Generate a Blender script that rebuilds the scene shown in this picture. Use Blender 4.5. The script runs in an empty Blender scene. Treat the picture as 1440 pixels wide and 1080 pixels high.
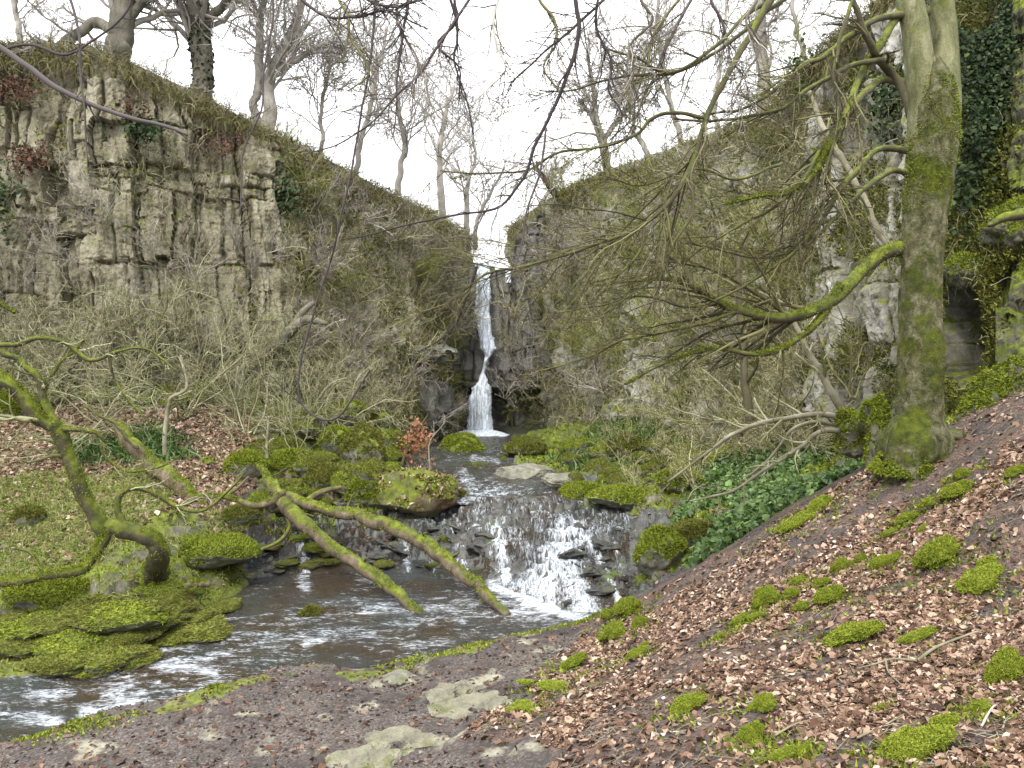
import bpy, math, random
import numpy as np
random.seed(7)
RNG = np.random.default_rng(11)
C = bpy.context.scene.collection
F = 1100.0                                   # focal length in photo pixels, eye at the origin

def P(px, py, D):
    return np.array([(px-720)/F*D, D, (500-py)/F*D])

def proj(x, y, z): return 720+F*x/y, 500-F*z/y
# ------------------------------------------------------------------ noise
def _h(ix, iy, iz, seed):
    n = (ix*374761393 + iy*668265263 + iz*2147483647 + seed*974634777) & 0xFFFFFFFF
    n = ((n ^ (n >> 13)) * 1274126177) & 0xFFFFFFFF
    n = ((n ^ (n >> 16)) * 2246822519) & 0xFFFFFFFF
    return ((n ^ (n >> 15)) & 0xFFFFFF) / float(0xFFFFFF)
def vnoise(x, y, z=0.0, seed=0):
    x = np.asarray(x, float); y = np.asarray(y, float); z = np.zeros_like(x)+z
    ix = np.floor(x).astype(np.int64); iy = np.floor(y).astype(np.int64); iz = np.floor(z).astype(np.int64)
    fx = x-ix; fy = y-iy; fz = z-iz
    fx = fx*fx*(3-2*fx); fy = fy*fy*(3-2*fy); fz = fz*fz*(3-2*fz)
    def L(a, b, t): return a+(b-a)*t
    c = [[[_h(ix+i, iy+j, iz+k, seed) for k in (0, 1)] for j in (0, 1)] for i in (0, 1)]
    return L(L(L(c[0][0][0], c[1][0][0], fx), L(c[0][1][0], c[1][1][0], fx), fy),
             L(L(c[0][0][1], c[1][0][1], fx), L(c[0][1][1], c[1][1][1], fx), fy), fz)*2-1
def fbm(x, y, z=0.0, oct=4, seed=0, gain=0.5):
    a = 1.0; s = 0; f = 1.0; t = 0
    for o in range(oct):
        s = s+a*vnoise(np.asarray(x)*f, np.asarray(y)*f, np.asarray(z)*f, seed+o*17); t += a; a *= gain; f *= 2.03
    return s/t
def hsh(a, b, seed=0):
    return _h(np.asarray(a).astype(np.int64), np.asarray(b).astype(np.int64), np.zeros_like(np.asarray(a)).astype(np.int64), seed)
def sst(a, b, x):
    t = np.clip((x-a)/(b-a), 0, 1); return t*t*(3-2*t)
def nrm(v):
    return v/np.maximum(np.linalg.norm(v, axis=-1, keepdims=True), 1e-9)

# ------------------------------------------------------------------ mesh building
def mesh_from(name, V, polys, smooth=True, attrs=None):
    """polys: list of (n,k) int arrays"""
    me = bpy.data.meshes.new(name)
    V = np.asarray(V, np.float32)
    me.vertices.add(len(V)); me.vertices.foreach_set('co', V.ravel())
    polys = [np.asarray(p) for p in polys if len(p)]
    li = np.concatenate([p.ravel() for p in polys]).astype(np.int32)
    tot = np.concatenate([np.full(len(p), p.shape[1]) for p in polys]).astype(np.int32)
    st = np.concatenate([[0], np.cumsum(tot)[:-1]]).astype(np.int32)
    me.loops.add(len(li)); me.loops.foreach_set('vertex_index', li)
    me.polygons.add(len(tot)); me.polygons.foreach_set('loop_start', st)
    try: me.polygons.foreach_set('loop_total', tot)
    except Exception: pass
    me.polygons.foreach_set('use_smooth', np.full(len(tot), bool(smooth)))
    if attrs:
        for k, a in attrs.items():
            a = np.asarray(a, np.float32)
            if a.ndim == 1:
                at = me.attributes.new(k, 'FLOAT', 'POINT'); at.data.foreach_set('value', a)
            else:
                at = me.attributes.new(k, 'FLOAT_COLOR', 'POINT')
                if a.shape[1] == 3: a = np.concatenate([a, np.ones((len(a), 1), np.float32)], 1)
                at.data.foreach_set('color', a.ravel())
    me.update(calc_edges=True); me.validate()
    return me
class MB:
    def __init__(s): s.V = []; s.q = []; s.t = []; s.n = 0; s.r = []
    def add(s, V, quads=None, tris=None, rnd=None):
        V = np.asarray(V, float).reshape(-1, 3)
        if quads is not None and len(quads): s.q.append(np.asarray(quads)+s.n)
        if tris is not None and len(tris): s.t.append(np.asarray(tris)+s.n)
        s.V.append(V); s.r.append(np.zeros(len(V)) if rnd is None else np.broadcast_to(rnd, (len(V),)).astype(float)); s.n += len(V)
        return s
    def mesh(s, name, smooth=True):
        V = np.concatenate(s.V); pl = []
        if s.q: pl.append(np.concatenate(s.q))
        if s.t: pl.append(np.concatenate(s.t))
        return mesh_from(name, V, pl, smooth, {'rnd': np.concatenate(s.r)})
def link(name, me, mat, parent=None, loc=None):
    o = bpy.data.objects.new(name, me); C.objects.link(o)
    if mat is not None and me is not None and not me.materials: me.materials.append(mat)
    if parent is not None: o.parent = parent
    if loc is not None: o.location = loc
    return o
def tag(o, label=None, cat=None, group=None, kind=None):
    if label: o['label'] = label
    if cat: o['category'] = cat
    if group: o['group'] = group
    if kind: o['kind'] = kind
    return o
def empty(name, loc, label, cat, group=None):
    o = bpy.data.objects.new(name, None); C.objects.link(o); o.location = loc
    o.empty_display_size = 0.2
    return tag(o, label, cat, group)
def part(name, mb_or_mesh, mat, root, smooth=True, world=True):
    """child mesh given in world coordinates under an empty at root.location"""
    me = mb_or_mesh.mesh(name, smooth) if isinstance(mb_or_mesh, MB) else mb_or_mesh
    o = link(name, me, mat, root)
    if world: o.location = -root.location
    return o
def copy_tree(o, parent=None):
    c = o.copy(); C.objects.link(c); c.parent = parent
    for ch in list(o.children): copy_tree(ch, c)
    return c

# tubes: P (N,n,3) R (N,n)
def tubes(mb, Pt, R, sides=4, cap=True, rnd=None, lump=0.0, seed=1):
    Pt = np.asarray(Pt, float); R = np.asarray(R, float)
    if Pt.ndim == 2: Pt = Pt[None]; R = R[None]
    N, n, _ = Pt.shape
    if N == 0: return mb
    T = np.empty_like(Pt); T[:, 1:-1] = Pt[:, 2:]-Pt[:, :-2]; T[:, 0] = Pt[:, 1]-Pt[:, 0]; T[:, -1] = Pt[:, -1]-Pt[:, -2]
    T = nrm(T)
    main = nrm(Pt[:, -1]-Pt[:, 0]+1e-6)
    ref = np.where(np.abs(main[:, 2:3]) < 0.6, np.array([[0, 0, 1.0]]), np.array([[0.0, 1.0, 0.1]]))
    U = np.empty_like(Pt)
    u = nrm(np.cross(T[:, 0], ref)+1e-9)
    for i in range(n):
        u = nrm(u-T[:, i]*np.sum(u*T[:, i], -1, keepdims=True)+1e-9); U[:, i] = u
    W = np.cross(T, U)
    a = np.arange(sides)/sides*2*math.pi
    off = U[:, :, None, :]*np.cos(a)[None, None, :, None]+W[:, :, None, :]*np.sin(a)[None, None, :, None]
    V = Pt[:, :, None, :]+off*R[:, :, None, None]
    if lump > 0:
        q = V.reshape(-1, 3)
        d = fbm(q[:, 0]*4, q[:, 1]*4, q[:, 2]*2.2, 4, seed)+0.35*fbm(q[:, 0]*16, q[:, 1]*16, q[:, 2]*12, 3, seed+5)
        V = V+off*(R[:, :, None, None]*lump*d.reshape(N, n, sides, 1))
    idx = np.arange(N*n*sides).reshape(N, n, sides)
    a0 = idx[:, :-1]; a1 = idx[:, 1:]
    q = np.stack([a0, np.roll(a0, -1, 2), np.roll(a1, -1, 2), a1], -1).reshape(-1, 4)
    tr = None; VV = V.reshape(-1, 3)
    if cap:
        tip = Pt[:, -1]+T[:, -1]*R[:, -1:]*0.6
        base = N*n*sides
        VV = np.concatenate([VV, tip]); last = idx[:, -1]
        ti = np.repeat((base+np.arange(N))[:, None], sides, 1)
        tr = np.stack([last, np.roll(last, -1, 1), ti], -1).reshape(-1, 3)
    if rnd is None:
        rr = RNG.random(N)
        rn = np.repeat(rr, n*sides); rn = np.concatenate([rn, rr]) if cap else rn
    else: rn = rnd
    mb.add(VV, q, tr, rn)
    return mb
def spline(pts, n):
    """pts rows of any width -> n rows, Catmull-Rom"""
    p = np.asarray(pts, float); m = len(p)
    if m == 2:
        t = np.linspace(0, 1, n)[:, None]; return p[0]*(1-t)+p[1]*t
    q = np.vstack([2*p[0]-p[1], p, 2*p[-1]-p[-2]])
    u = np.linspace(0, m-1-1e-6, n); i = u.astype(int); t = (u-i)[:, None]
    a, b, c, d = q[i], q[i+1], q[i+2], q[i+3]
    return 0.5*((2*b)+(-a+c)*t+(2*a-5*b+4*c-d)*t*t+(-a+3*b-3*c+d)*t**3)
def limb(pts, n=24, jit=0.0, rng=RNG):
    """pts (px,py,D,r_px) -> world points and radii"""
    w = np.array([list(P(a, b, d))+[r/F*d] for a, b, d, r in pts])
    s = spline(w, n)
    X = s[:, :3].copy(); R = np.maximum(s[:, 3], 0.003)
    if jit > 0:
        L = np.linalg.norm(np.diff(X, axis=0), axis=1).sum()
        k = np.linspace(0, L*1.6, n); ph = rng.random(3)*100
        for c in range(3): X[1:, c] += jit*fbm(k+ph[c], k*0+ph[c], 0, 3, 3)[1:]
    return X, R
def grow(Pt, R, k, L, ang, n=5, wander=0.18, up=0.0, rf=0.6, tmin=0.15, tmax=1.0, rmin=0.004, flat=0.0, rng=RNG, absL=False, taper=0.35, bias=None):
    if Pt.ndim == 2: Pt = Pt[None]; R = R[None]
    N, m, _ = Pt.shape
    seg = np.linalg.norm(np.diff(Pt, axis=1), axis=2).sum(1)
    M = N*k
    pi = np.repeat(np.arange(N), k)
    t = tmin+(tmax-tmin)*((np.tile(np.arange(k), N)+rng.random(M))/k)
    u = np.clip(t*(m-1), 0, m-1.001); i = u.astype(int); f = (u-i)[:, None]
    p0 = Pt[pi, i]*(1-f)+Pt[pi, i+1]*f
    r0 = R[pi, i]*(1-f[:, 0])+R[pi, i+1]*f[:, 0]
    T = nrm(Pt[pi, i+1]-Pt[pi, i])
    w = rng.normal(size=(M, 3)); w[:, 2] *= (1-flat)
    if bias is not None: w = w+np.asarray(bias)
    w = nrm(w-T*np.sum(w*T, -1, keepdims=True))
    a = (ang+rng.normal(size=M)*0.22)[:, None]
    d = nrm(T*np.cos(a)+w*np.sin(a))
    ln = (L if absL else L*seg[pi]*(1-0.55*t))*(0.55+0.75*rng.random(M))
    out = np.empty((M, n, 3)); out[:, 0] = p0
    st = (ln/(n-1))[:, None]
    for j in range(1, n):
        out[:, j] = out[:, j-1]+d*st
        d = nrm(d+rng.normal(size=(M, 3))*wander+np.array([0, 0, up]))
    rr = np.maximum(r0*rf, rmin)[:, None]*np.linspace(1, taper, n)[None]
    return out, np.maximum(rr, rmin*0.75)

# ------------------------------------------------------------------ materials
def new_mat(name):
    m = bpy.data.materials.new(name); m.use_nodes = True
    nt = m.node_tree; nt.nodes.clear()
    return m, NT(nt)
class NT:
    def __init__(s, nt): s.nt = nt
    def n(s, typ, ins=None, **props):
        nd = s.nt.nodes.new(typ)
        for k, v in props.items(): setattr(nd, k, v)
        if ins:
            for k, v in ins.items(): s.put(nd.inputs[k], v)
        return nd
    def put(s, sock, v):
        if isinstance(v, bpy.types.NodeSocket): s.nt.links.new(v, sock)
        elif isinstance(v, bpy.types.Node): s.nt.links.new(v.outputs[0], sock)
        else:
            if isinstance(v, tuple) and len(v) == 3 and sock.type == 'RGBA': v = v+(1,)
            sock.default_value = v
    def math(s, op, a, b=0.0, clamp=False):
        nd = s.nt.nodes.new('ShaderNodeMath'); nd.operation = op; nd.use_clamp = clamp
        s.put(nd.inputs[0], a); s.put(nd.inputs[1], b); return nd.outputs[0]
    def mix(s, f, a, b):
        nd = s.nt.nodes.new('ShaderNodeMix'); nd.data_type = 'RGBA'
        s.put(nd.inputs[0], f); s.put(nd.inputs[6], a); s.put(nd.inputs[7], b); return nd.outputs[2]
    def ramp(s, f, stops, interp='LINEAR'):
        nd = s.nt.nodes.new('ShaderNodeValToRGB'); cr = nd.color_ramp; cr.interpolation = interp
        while len(cr.elements) < len(stops): cr.elements.new(0.5)
        for e, (p, c) in zip(cr.elements, stops):
            e.position = p
            if not isinstance(c, tuple): c = (c, c, c)
            e.color = c if len(c) == 4 else c+(1,)
        s.put(nd.inputs[0], f); return nd.outputs[0]
    def coords(s, stretch=(1, 1, 1)):
        tc = s.n('ShaderNodeTexCoord')
        mp = s.n('ShaderNodeMapping', {'Vector': tc.outputs['Object'], 'Scale': stretch}); return mp.outputs[0]
    def noise(s, vec, scale, detail=5, rough=0.6, dist=0.0):
        nd = s.n('ShaderNodeTexNoise', {'Vector': vec, 'Scale': scale, 'Detail': detail, 'Roughness': rough, 'Distortion': dist}); return nd.outputs[0]
    def voro(s, vec, scale, feature='F1', out=0):
        nd = s.n('ShaderNodeTexVoronoi', {'Vector': vec, 'Scale': scale}, feature=feature); return nd.outputs[out]
    def attr(s, name):
        return s.n('ShaderNodeAttribute', attribute_name=name)
    def bump(s, h, strength=0.5, dist=0.02, nrm=None):
        i = {'Height': h, 'Strength': strength, 'Distance': dist}
        if nrm is not None: i['Normal'] = nrm
        return s.n('ShaderNodeBump', i).outputs[0]
    def out(s, color, rough=0.8, normal=None, spec=0.3, alpha=None, trans=None, extra=None):
        i = {'Base Color': color, 'Roughness': rough, 'Specular IOR Level': spec}
        if normal is not None: i['Normal'] = normal
        if alpha is not None: i['Alpha'] = alpha
        if extra: i.update(extra)
        b = s.n('ShaderNodeBsdfPrincipled', i)
        s.n('ShaderNodeOutputMaterial', {'Surface': b.outputs[0]}); return b
MOSS_A = (0.050, 0.065, 0.008); MOSS_B = (0.185, 0.22, 0.020)
def moss_color(t, v):
    n = t.noise(v, 9, 4); n2 = t.noise(v, 1.7, 3)
    c = t.ramp(n, [(0.3, MOSS_A), (0.7, MOSS_B)])
    c2 = t.ramp(n, [(0.3, (0.035, 0.050, 0.010)), (0.75, (0.12, 0.13, 0.02))])
    return t.mix(t.ramp(n2, [(0.42, 0.0), (0.6, 1.0)]), c, c2)
def up_mask(t, v, bias, nz=1.0, nn=1.6, scale=2.2, width=0.25):
    g = t.n('ShaderNodeNewGeometry'); s = t.n('ShaderNodeSeparateXYZ', {0: g.outputs['Normal']}).outputs[2]
    n = t.noise(v, scale, 6, 0.65)
    k = t.math('ADD', t.math('MULTIPLY', s, nz), t.math('MULTIPLY', t.math('SUBTRACT', n, 0.5), nn))
    return t.ramp(t.math('ADD', k, bias), [(0.5-width/2, 0.0), (0.5+width/2, 1.0)])
def rocky(name, cols, scale=1.5, stretch=(1, 1, 1), moss=None, rough=0.85, bump=0.6, spec=0.3, bdist=0.05, leafy=0.0):
    m, t = new_mat(name); v = t.coords(stretch); v1 = t.coords()
    n = t.noise(v, scale, 8, 0.65, 0.4); n2 = t.noise(v1, scale*7, 6, 0.7)
    f = t.math('ADD', t.math('MULTIPLY', n, 0.72), t.math('MULTIPLY', n2, 0.28))
    c = t.ramp(f, cols)
    if leafy:
        ln = t.noise(v1, 14, 3, 0.6); lm = t.ramp(t.noise(v1, 1.3, 4), [(0.5, 0.0), (0.62, leafy)])
        c = t.mix(lm, c, t.ramp(ln, [(0.35, (0.05, 0.03, 0.02)), (0.6, (0.22, 0.12, 0.07))]))
    if moss is not None:
        mb_ = moss[0]
        if name == 'mossy_cliff':      # the near part of the right cliff is darker and more moss grown, the buttress beyond is bare
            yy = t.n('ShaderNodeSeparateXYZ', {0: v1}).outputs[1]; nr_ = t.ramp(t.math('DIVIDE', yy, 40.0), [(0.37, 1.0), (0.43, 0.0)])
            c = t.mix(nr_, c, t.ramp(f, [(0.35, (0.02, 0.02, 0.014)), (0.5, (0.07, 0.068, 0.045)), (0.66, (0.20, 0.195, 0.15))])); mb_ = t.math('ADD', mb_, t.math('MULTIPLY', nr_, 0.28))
        k = up_mask(t, v1, mb_, moss[1] if len(moss) > 1 else 1.0, moss[2] if len(moss) > 2 else 1.6)
        c = t.mix(k, c, moss_color(t, v1))
    h = t.math('ADD', t.math('MULTIPLY', t.noise(v1, scale*4, 8, 0.7), 1.0), t.math('MULTIPLY', t.noise(v1, scale*22, 4, 0.6), 0.35))
    t.out(c, rough, t.bump(h, bump, bdist), spec)
    return m
def simple(name, cols, scale=6, rough=0.8, attr=None, spec=0.25, bump=0.0, transl=0.0, two=False):
    m, t = new_mat(name); v = t.coords()
    if attr:
        a = t.attr(attr).outputs['Fac']; n = t.noise(v, scale, 3)
        f = t.math('ADD', t.math('MULTIPLY', a, 0.8), t.math('MULTIPLY', n, 0.2))
    else: f = t.noise(v, scale, 5)
    c = t.ramp(f, cols)
    nm = t.bump(t.noise(v, scale*5, 4), bump, 0.01) if bump else None
    ex = None
    b = t.out(c, rough, nm, spec, extra=ex)
    if transl > 0:
        tr = t.n('ShaderNodeBsdfTranslucent', {'Color': c})
        mx = t.n('ShaderNodeMixShader', {0: transl, 1: b.outputs[0], 2: tr.outputs[0]})
        o = [x for x in t.nt.nodes if x.type == 'OUTPUT_MATERIAL'][0]; t.nt.links.new(mx.outputs[0], o.inputs[0])
    return m
M = {}
CL = [(0.34, (0.032, 0.028, 0.018)), (0.42, (0.115, 0.104, 0.065)), (0.50, (0.21, 0.192, 0.13)), (0.60, (0.31, 0.29, 0.215)), (0.72, (0.41, 0.40, 0.355))]
M['cliff'] = rocky('limestone_cliff', CL, 2.0, (1, 1, 0.25), moss=(0.10, 0.45, 1.9), bump=1.0)
CR = [(0.32, (0.035, 0.035, 0.028)), (0.41, (0.12, 0.115, 0.08)), (0.50, (0.22, 0.21, 0.17)), (0.60, (0.36, 0.355, 0.33)), (0.72, (0.50, 0.50, 0.49))]
M['cliff_r'] = rocky('mossy_cliff', CR, 0.9, (1, 1, 0.5), moss=(0.13, 0.55, 1.8), bump=0.8)
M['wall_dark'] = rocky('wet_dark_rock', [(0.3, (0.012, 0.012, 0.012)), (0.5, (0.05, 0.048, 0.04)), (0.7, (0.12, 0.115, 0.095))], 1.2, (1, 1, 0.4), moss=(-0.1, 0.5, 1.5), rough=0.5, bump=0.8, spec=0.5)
M['boulder'] = rocky('mossy_boulder', [(0.3, (0.05, 0.05, 0.04)), (0.5, (0.16, 0.155, 0.12)), (0.7, (0.30, 0.29, 0.24))], 3, moss=(0.48, 0.8, 1.5), rough=0.85, bump=0.7, leafy=0.0)
M['boulder_leafy'] = rocky('leaf_strewn_boulder', [(0.3, (0.06, 0.055, 0.03)), (0.5, (0.16, 0.155, 0.08)), (0.7, (0.26, 0.25, 0.15))], 3, moss=(0.35, 0.8, 1.6), rough=0.85, bump=0.7, leafy=0.7)
M['stone'] = rocky('bare_stone', [(0.3, (0.06, 0.055, 0.045)), (0.5, (0.18, 0.175, 0.135)), (0.7, (0.34, 0.33, 0.26))], 4, moss=(-0.42, 0.8, 1.8), rough=0.75, bump=0.7)
M['slab'] = rocky('pale_slab', [(0.32, (0.06, 0.05, 0.045)), (0.45, (0.17, 0.16, 0.115)), (0.6, (0.27, 0.26, 0.185)), (0.75, (0.36, 0.35, 0.28))], 3.5, moss=(-0.5, 0.8, 2.2), rough=0.8, bump=0.9)
M['wet'] = rocky('wet_stone', [(0.3, (0.012, 0.012, 0.011)), (0.5, (0.038, 0.038, 0.034)), (0.7, (0.10, 0.10, 0.09))], 3, moss=(-0.42, 0.8, 2.0), rough=0.35, bump=0.7, spec=0.6)
M['moss'] = simple('moss', [(0.12, (0.04, 0.058, 0.008)), (0.45, (0.145, 0.185, 0.018)), (0.85, (0.31, 0.35, 0.05))], 7, 0.9, 'rnd', 0.1, transl=0.15)
M['moss_dull'] = simple('dull_moss', [(0.15, (0.045, 0.05, 0.010)), (0.5, (0.12, 0.13, 0.024)), (0.9, (0.24, 0.245, 0.06))], 3, 0.9, 'rnd', 0.1, transl=0.15)
M['grass'] = simple('grass', [(0.12, (0.07, 0.11, 0.015)), (0.45, (0.19, 0.26, 0.045)), (0.75, (0.32, 0.37, 0.11)), (0.95, (0.45, 0.40, 0.22))], 1.2, 0.7, 'rnd', 0.2, transl=0.25)
M['straw'] = simple('dead_grass', [(0.1, (0.07, 0.065, 0.035)), (0.5, (0.19, 0.18, 0.11)), (0.9, (0.38, 0.36, 0.26))], 2, 0.8, 'rnd', 0.2)
M['olive_stem'] = simple('olive_stems', [(0.1, (0.07, 0.07, 0.02)), (0.5, (0.23, 0.22, 0.095)), (0.9, (0.50, 0.47, 0.31))], 1, 0.8, 'rnd', 0.2)
M['leaf'] = simple('beech_litter', [(0.10, (0.030, 0.018, 0.012)), (0.34, (0.095, 0.051, 0.031)), (0.57, (0.235, 0.147, 0.098)), (0.8, (0.42, 0.305, 0.225)), (0.97, (0.62, 0.53, 0.44))], 3, 0.75, 'rnd', 0.3, transl=0.1)
M['crumb'] = simple('soil_crumb', [(0.1, (0.020, 0.015, 0.013)), (0.6, (0.075, 0.06, 0.055)), (0.85, (0.15, 0.13, 0.115)), (0.97, (0.30, 0.285, 0.24))], 3, 0.9, 'rnd', 0.15)
M['rust'] = simple('rusty_dead_leaves', [(0.1, (0.045, 0.025, 0.018)), (0.6, (0.15, 0.078, 0.052)), (0.95, (0.26, 0.16, 0.11))], 3, 0.85, 'rnd', 0.15)
M['rim'] = simple('rim_grass', [(0.1, (0.045, 0.04, 0.015)), (0.5, (0.13, 0.125, 0.04)), (0.9, (0.27, 0.24, 0.12))], 1, 0.8, 'rnd', 0.2)
M['orange_leaf'] = simple('orange_leaves', [(0.2, (0.20, 0.085, 0.045)), (0.9, (0.42, 0.22, 0.13))], 3, 0.75, 'rnd', 0.2, transl=0.3)
M['herb'] = simple('green_herb_leaves', [(0.1, (0.02, 0.045, 0.010)), (0.5, (0.075, 0.135, 0.028)), (0.9, (0.20, 0.31, 0.085))], 3, 0.5, 'rnd', 0.5, transl=0.25)
M['ivy'] = simple('ivy_leaves', [(0.1, (0.008, 0.018, 0.006)), (0.6, (0.026, 0.046, 0.014)), (0.95, (0.09, 0.12, 0.04))], 3, 0.6, 'rnd', 0.2, transl=0.1)
M['bare_trunk'] = rocky('ivy_dark_bark', [(0.3, (0.05, 0.047, 0.035)), (0.5, (0.12, 0.112, 0.085)), (0.7, (0.22, 0.21, 0.165))], 3, (1, 1, 0.3), moss=(-0.2, 0.3, 1.6), bump=0.6)
def bark(name, cols, mossbias, nz=0.5, nn=1.7, sc=3):
    return rocky(name, cols, sc, (1, 1, 0.35), moss=(mossbias, nz, nn), rough=0.85, bump=0.7, bdist=0.03)
TB = [(0.36, (0.03, 0.028, 0.014)), (0.45, (0.10, 0.10, 0.042)), (0.53, (0.19, 0.185, 0.095)), (0.62, (0.33, 0.32, 0.21))]
M['beech'] = rocky('mossy_beech_bark', TB, 7.5, (1, 1, 0.7), moss=(0.46, 0.15, 3.0), rough=0.9, bump=1.0, bdist=0.09)
M['beech_up'] = bark('smooth_green_beech_bark', [(0.36, (0.05, 0.052, 0.022)), (0.48, (0.13, 0.135, 0.06)), (0.6, (0.22, 0.22, 0.125)), (0.7, (0.31, 0.305, 0.22))], 0.26, 0.2, 2.4, 6)
M['limb'] = bark('mossy_limb_bark', [(0.3, (0.035, 0.03, 0.02)), (0.55, (0.09, 0.08, 0.045)), (0.75, (0.17, 0.15, 0.09))], 0.22, 0.75, 1.5, 4)
M['limb_moss'] = bark('thick_moss_bark', [(0.3, (0.035, 0.03, 0.02)), (0.55, (0.08, 0.07, 0.04)), (0.75, (0.15, 0.13, 0.08))], 0.50, 0.8, 1.3, 3)
M['log'] = bark('fallen_log_bark', [(0.3, (0.035, 0.026, 0.018)), (0.5, (0.12, 0.09, 0.06)), (0.7, (0.24, 0.20, 0.145))], 0.14, 0.75, 2.1, 4)
M['twig_r'] = simple('olive_twigs', [(0.1, (0.035, 0.03, 0.018)), (0.5, (0.085, 0.078, 0.035)), (0.9, (0.19, 0.18, 0.08))], 1, 0.8, 'rnd', 0.2)
M['twig_dark'] = simple('dark_twigs', [(0.1, (0.03, 0.025, 0.025)), (0.5, (0.06, 0.05, 0.05)), (0.9, (0.11, 0.095, 0.09))], 1, 0.8, 'rnd', 0.2)
M['twig_grey'] = simple('grey_brown_twigs', [(0.1, (0.09, 0.08, 0.06)), (0.5, (0.26, 0.235, 0.195)), (0.9, (0.48, 0.45, 0.39))], 1, 0.8, 'rnd', 0.2)
M['twig_tan'] = simple('pale_tan_twigs', [(0.1, (0.10, 0.10, 0.04)), (0.5, (0.235, 0.23, 0.12)), (0.9, (0.43, 0.42, 0.29))], 1, 0.8, 'rnd', 0.2)
M['twig_sky'] = simple('far_hazed_bark', [(0.1, (0.15, 0.135, 0.12)), (0.5, (0.30, 0.28, 0.25)), (0.9, (0.46, 0.44, 0.38))], 2, 0.85, None, 0.1)  # skyline bark lightened, haze and glare of the bright sky put into its colour
M['twig_mossy'] = simple('mossy_twigs', [(0.1, (0.05, 0.06, 0.015)), (0.5, (0.15, 0.165, 0.035)), (0.9, (0.32, 0.33, 0.10))], 1, 0.85, 'rnd', 0.1)
M['dead_wood'] = simple('bleached_dead_wood', [(0.25, (0.09, 0.08, 0.05)), (0.5, (0.20, 0.185, 0.125)), (0.75, (0.36, 0.34, 0.26))], 3, 0.85, None, 0.2)

# ------------------------------------------------------------------ ground control points
LZ, UZ = -5.10, -3.75
CPS = """60 1075 9.0 S|200 1060 9.1 S|150 1030 9.7 S|300 1000 10.0 S|400 980 10.5 S|300 1080 8.6 S|450 1040 9.2 S|550 1070 8.6 S|600 1010 9.6 S|520 975 10.6 S|640 950 11 S|740 915 11.9 S|700 980 10.1 S|780 900 12.2 S|640 1075 8.3 S|0 1070 9.2 S
700 1070 8.0 S|690 1030 8.9 L|740 1010 9.3 L|800 960 10.4 L|840 910 11.6 L|870 872 12.5 L|920 842 12.6 L|1000 797 12.5 L|1100 742 12.4 L|1200 688 12.2 L|1280 655 12 L|1340 622 11.8 L|1440 568 11.5 L|1560 500 11.5 L
850 1075 7.0 L|1000 1075 6.3 L|1200 1075 5.8 L|1440 1075 5.3 L|950 960 8.6 L|1100 960 7.8 L|1300 960 7.0 L|1440 960 6.5 L|1050 860 10.2 L|1200 860 9.0 L|1350 860 8.2 L|1440 850 7.8 L|1150 780 11 L|1280 750 10.2 L|1440 720 9.0 L|1440 640 10.3 L|850 1010 8.3 L|1050 920 8.9 L
1010 765 15.5 H|1100 705 16 H|1050 735 15.5 H|1150 680 16.5 H|1200 652 17.5 M|1000 705 18.5 H|950 745 17.3 M|925 795 16.1 M|900 705 20.5 M|870 682 22 M|1050 660 20 H|960 655 24 M|850 640 27 H|780 632 31 M|1100 642 20 H|850 600 30 H|920 612 27 H|800 600 33 M|1000 630 24 M|1250 645 16 M|1330 600 15 M|1440 560 14 M
0 925 12.9 M|100 935 12.4 M|60 885 13.7 M|180 905 13.2 M|250 865 14.4 M|300 835 15.7 M|0 850 14.2 M|100 825 15 M|200 812 15.5 M|0 780 16.2 G|120 762 16.6 G|250 765 17 M|330 785 17.4 M|330 742 18.4 G|60 705 18 G|200 695 18.5 G|300 690 19 L|0 640 20 L|150 640 20.5 L|280 640 21 L|0 590 22 L|150 590 22.5 L|300 590 23 L|400 600 24 M
0 545 23.5 M|150 540 24 H|300 545 25 M|450 560 27 M|500 592 27.5 M|560 625 29 M|600 622 33 M|620 602 36 M|400 660 21.5 M|480 650 23 M|520 700 20.5 M|450 700 20 M|380 722 19 M|420 752 19.5 W|360 792 18.2 W|450 782 18.8 W|540 745 20.2 W|560 775 19.2 W|620 740 20.4 W|640 705 22 W
720 720 20.5 W|780 725 20.3 W|850 742 19.2 W|885 765 18.3 W|720 772 18.8 W|800 782 18.2 W|860 802 17 W|745 822 17.0 W|700 800 17.9 W|830 855 15.6 W|780 830 16.6 W|890 835 15.4 W|640 762 19.6 W|640 792 18.7 W|800 692 22.2 W|860 715 20.8 W|700 692 21.8 B|680 662 25 B|650 642 28 B|675 616 36 B|590 690 22 M|560 655 26 B|740 640 30 M|720 655 27 M|560 722 21 W|480 745 19.9 W"""
pts = []; typ = []
for ln in CPS.split('\n'):
    for e in ln.split('|'):
        a, b, d, k = e.split(); pts.append(P(float(a), float(b), float(d))); typ.append(k)
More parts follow.
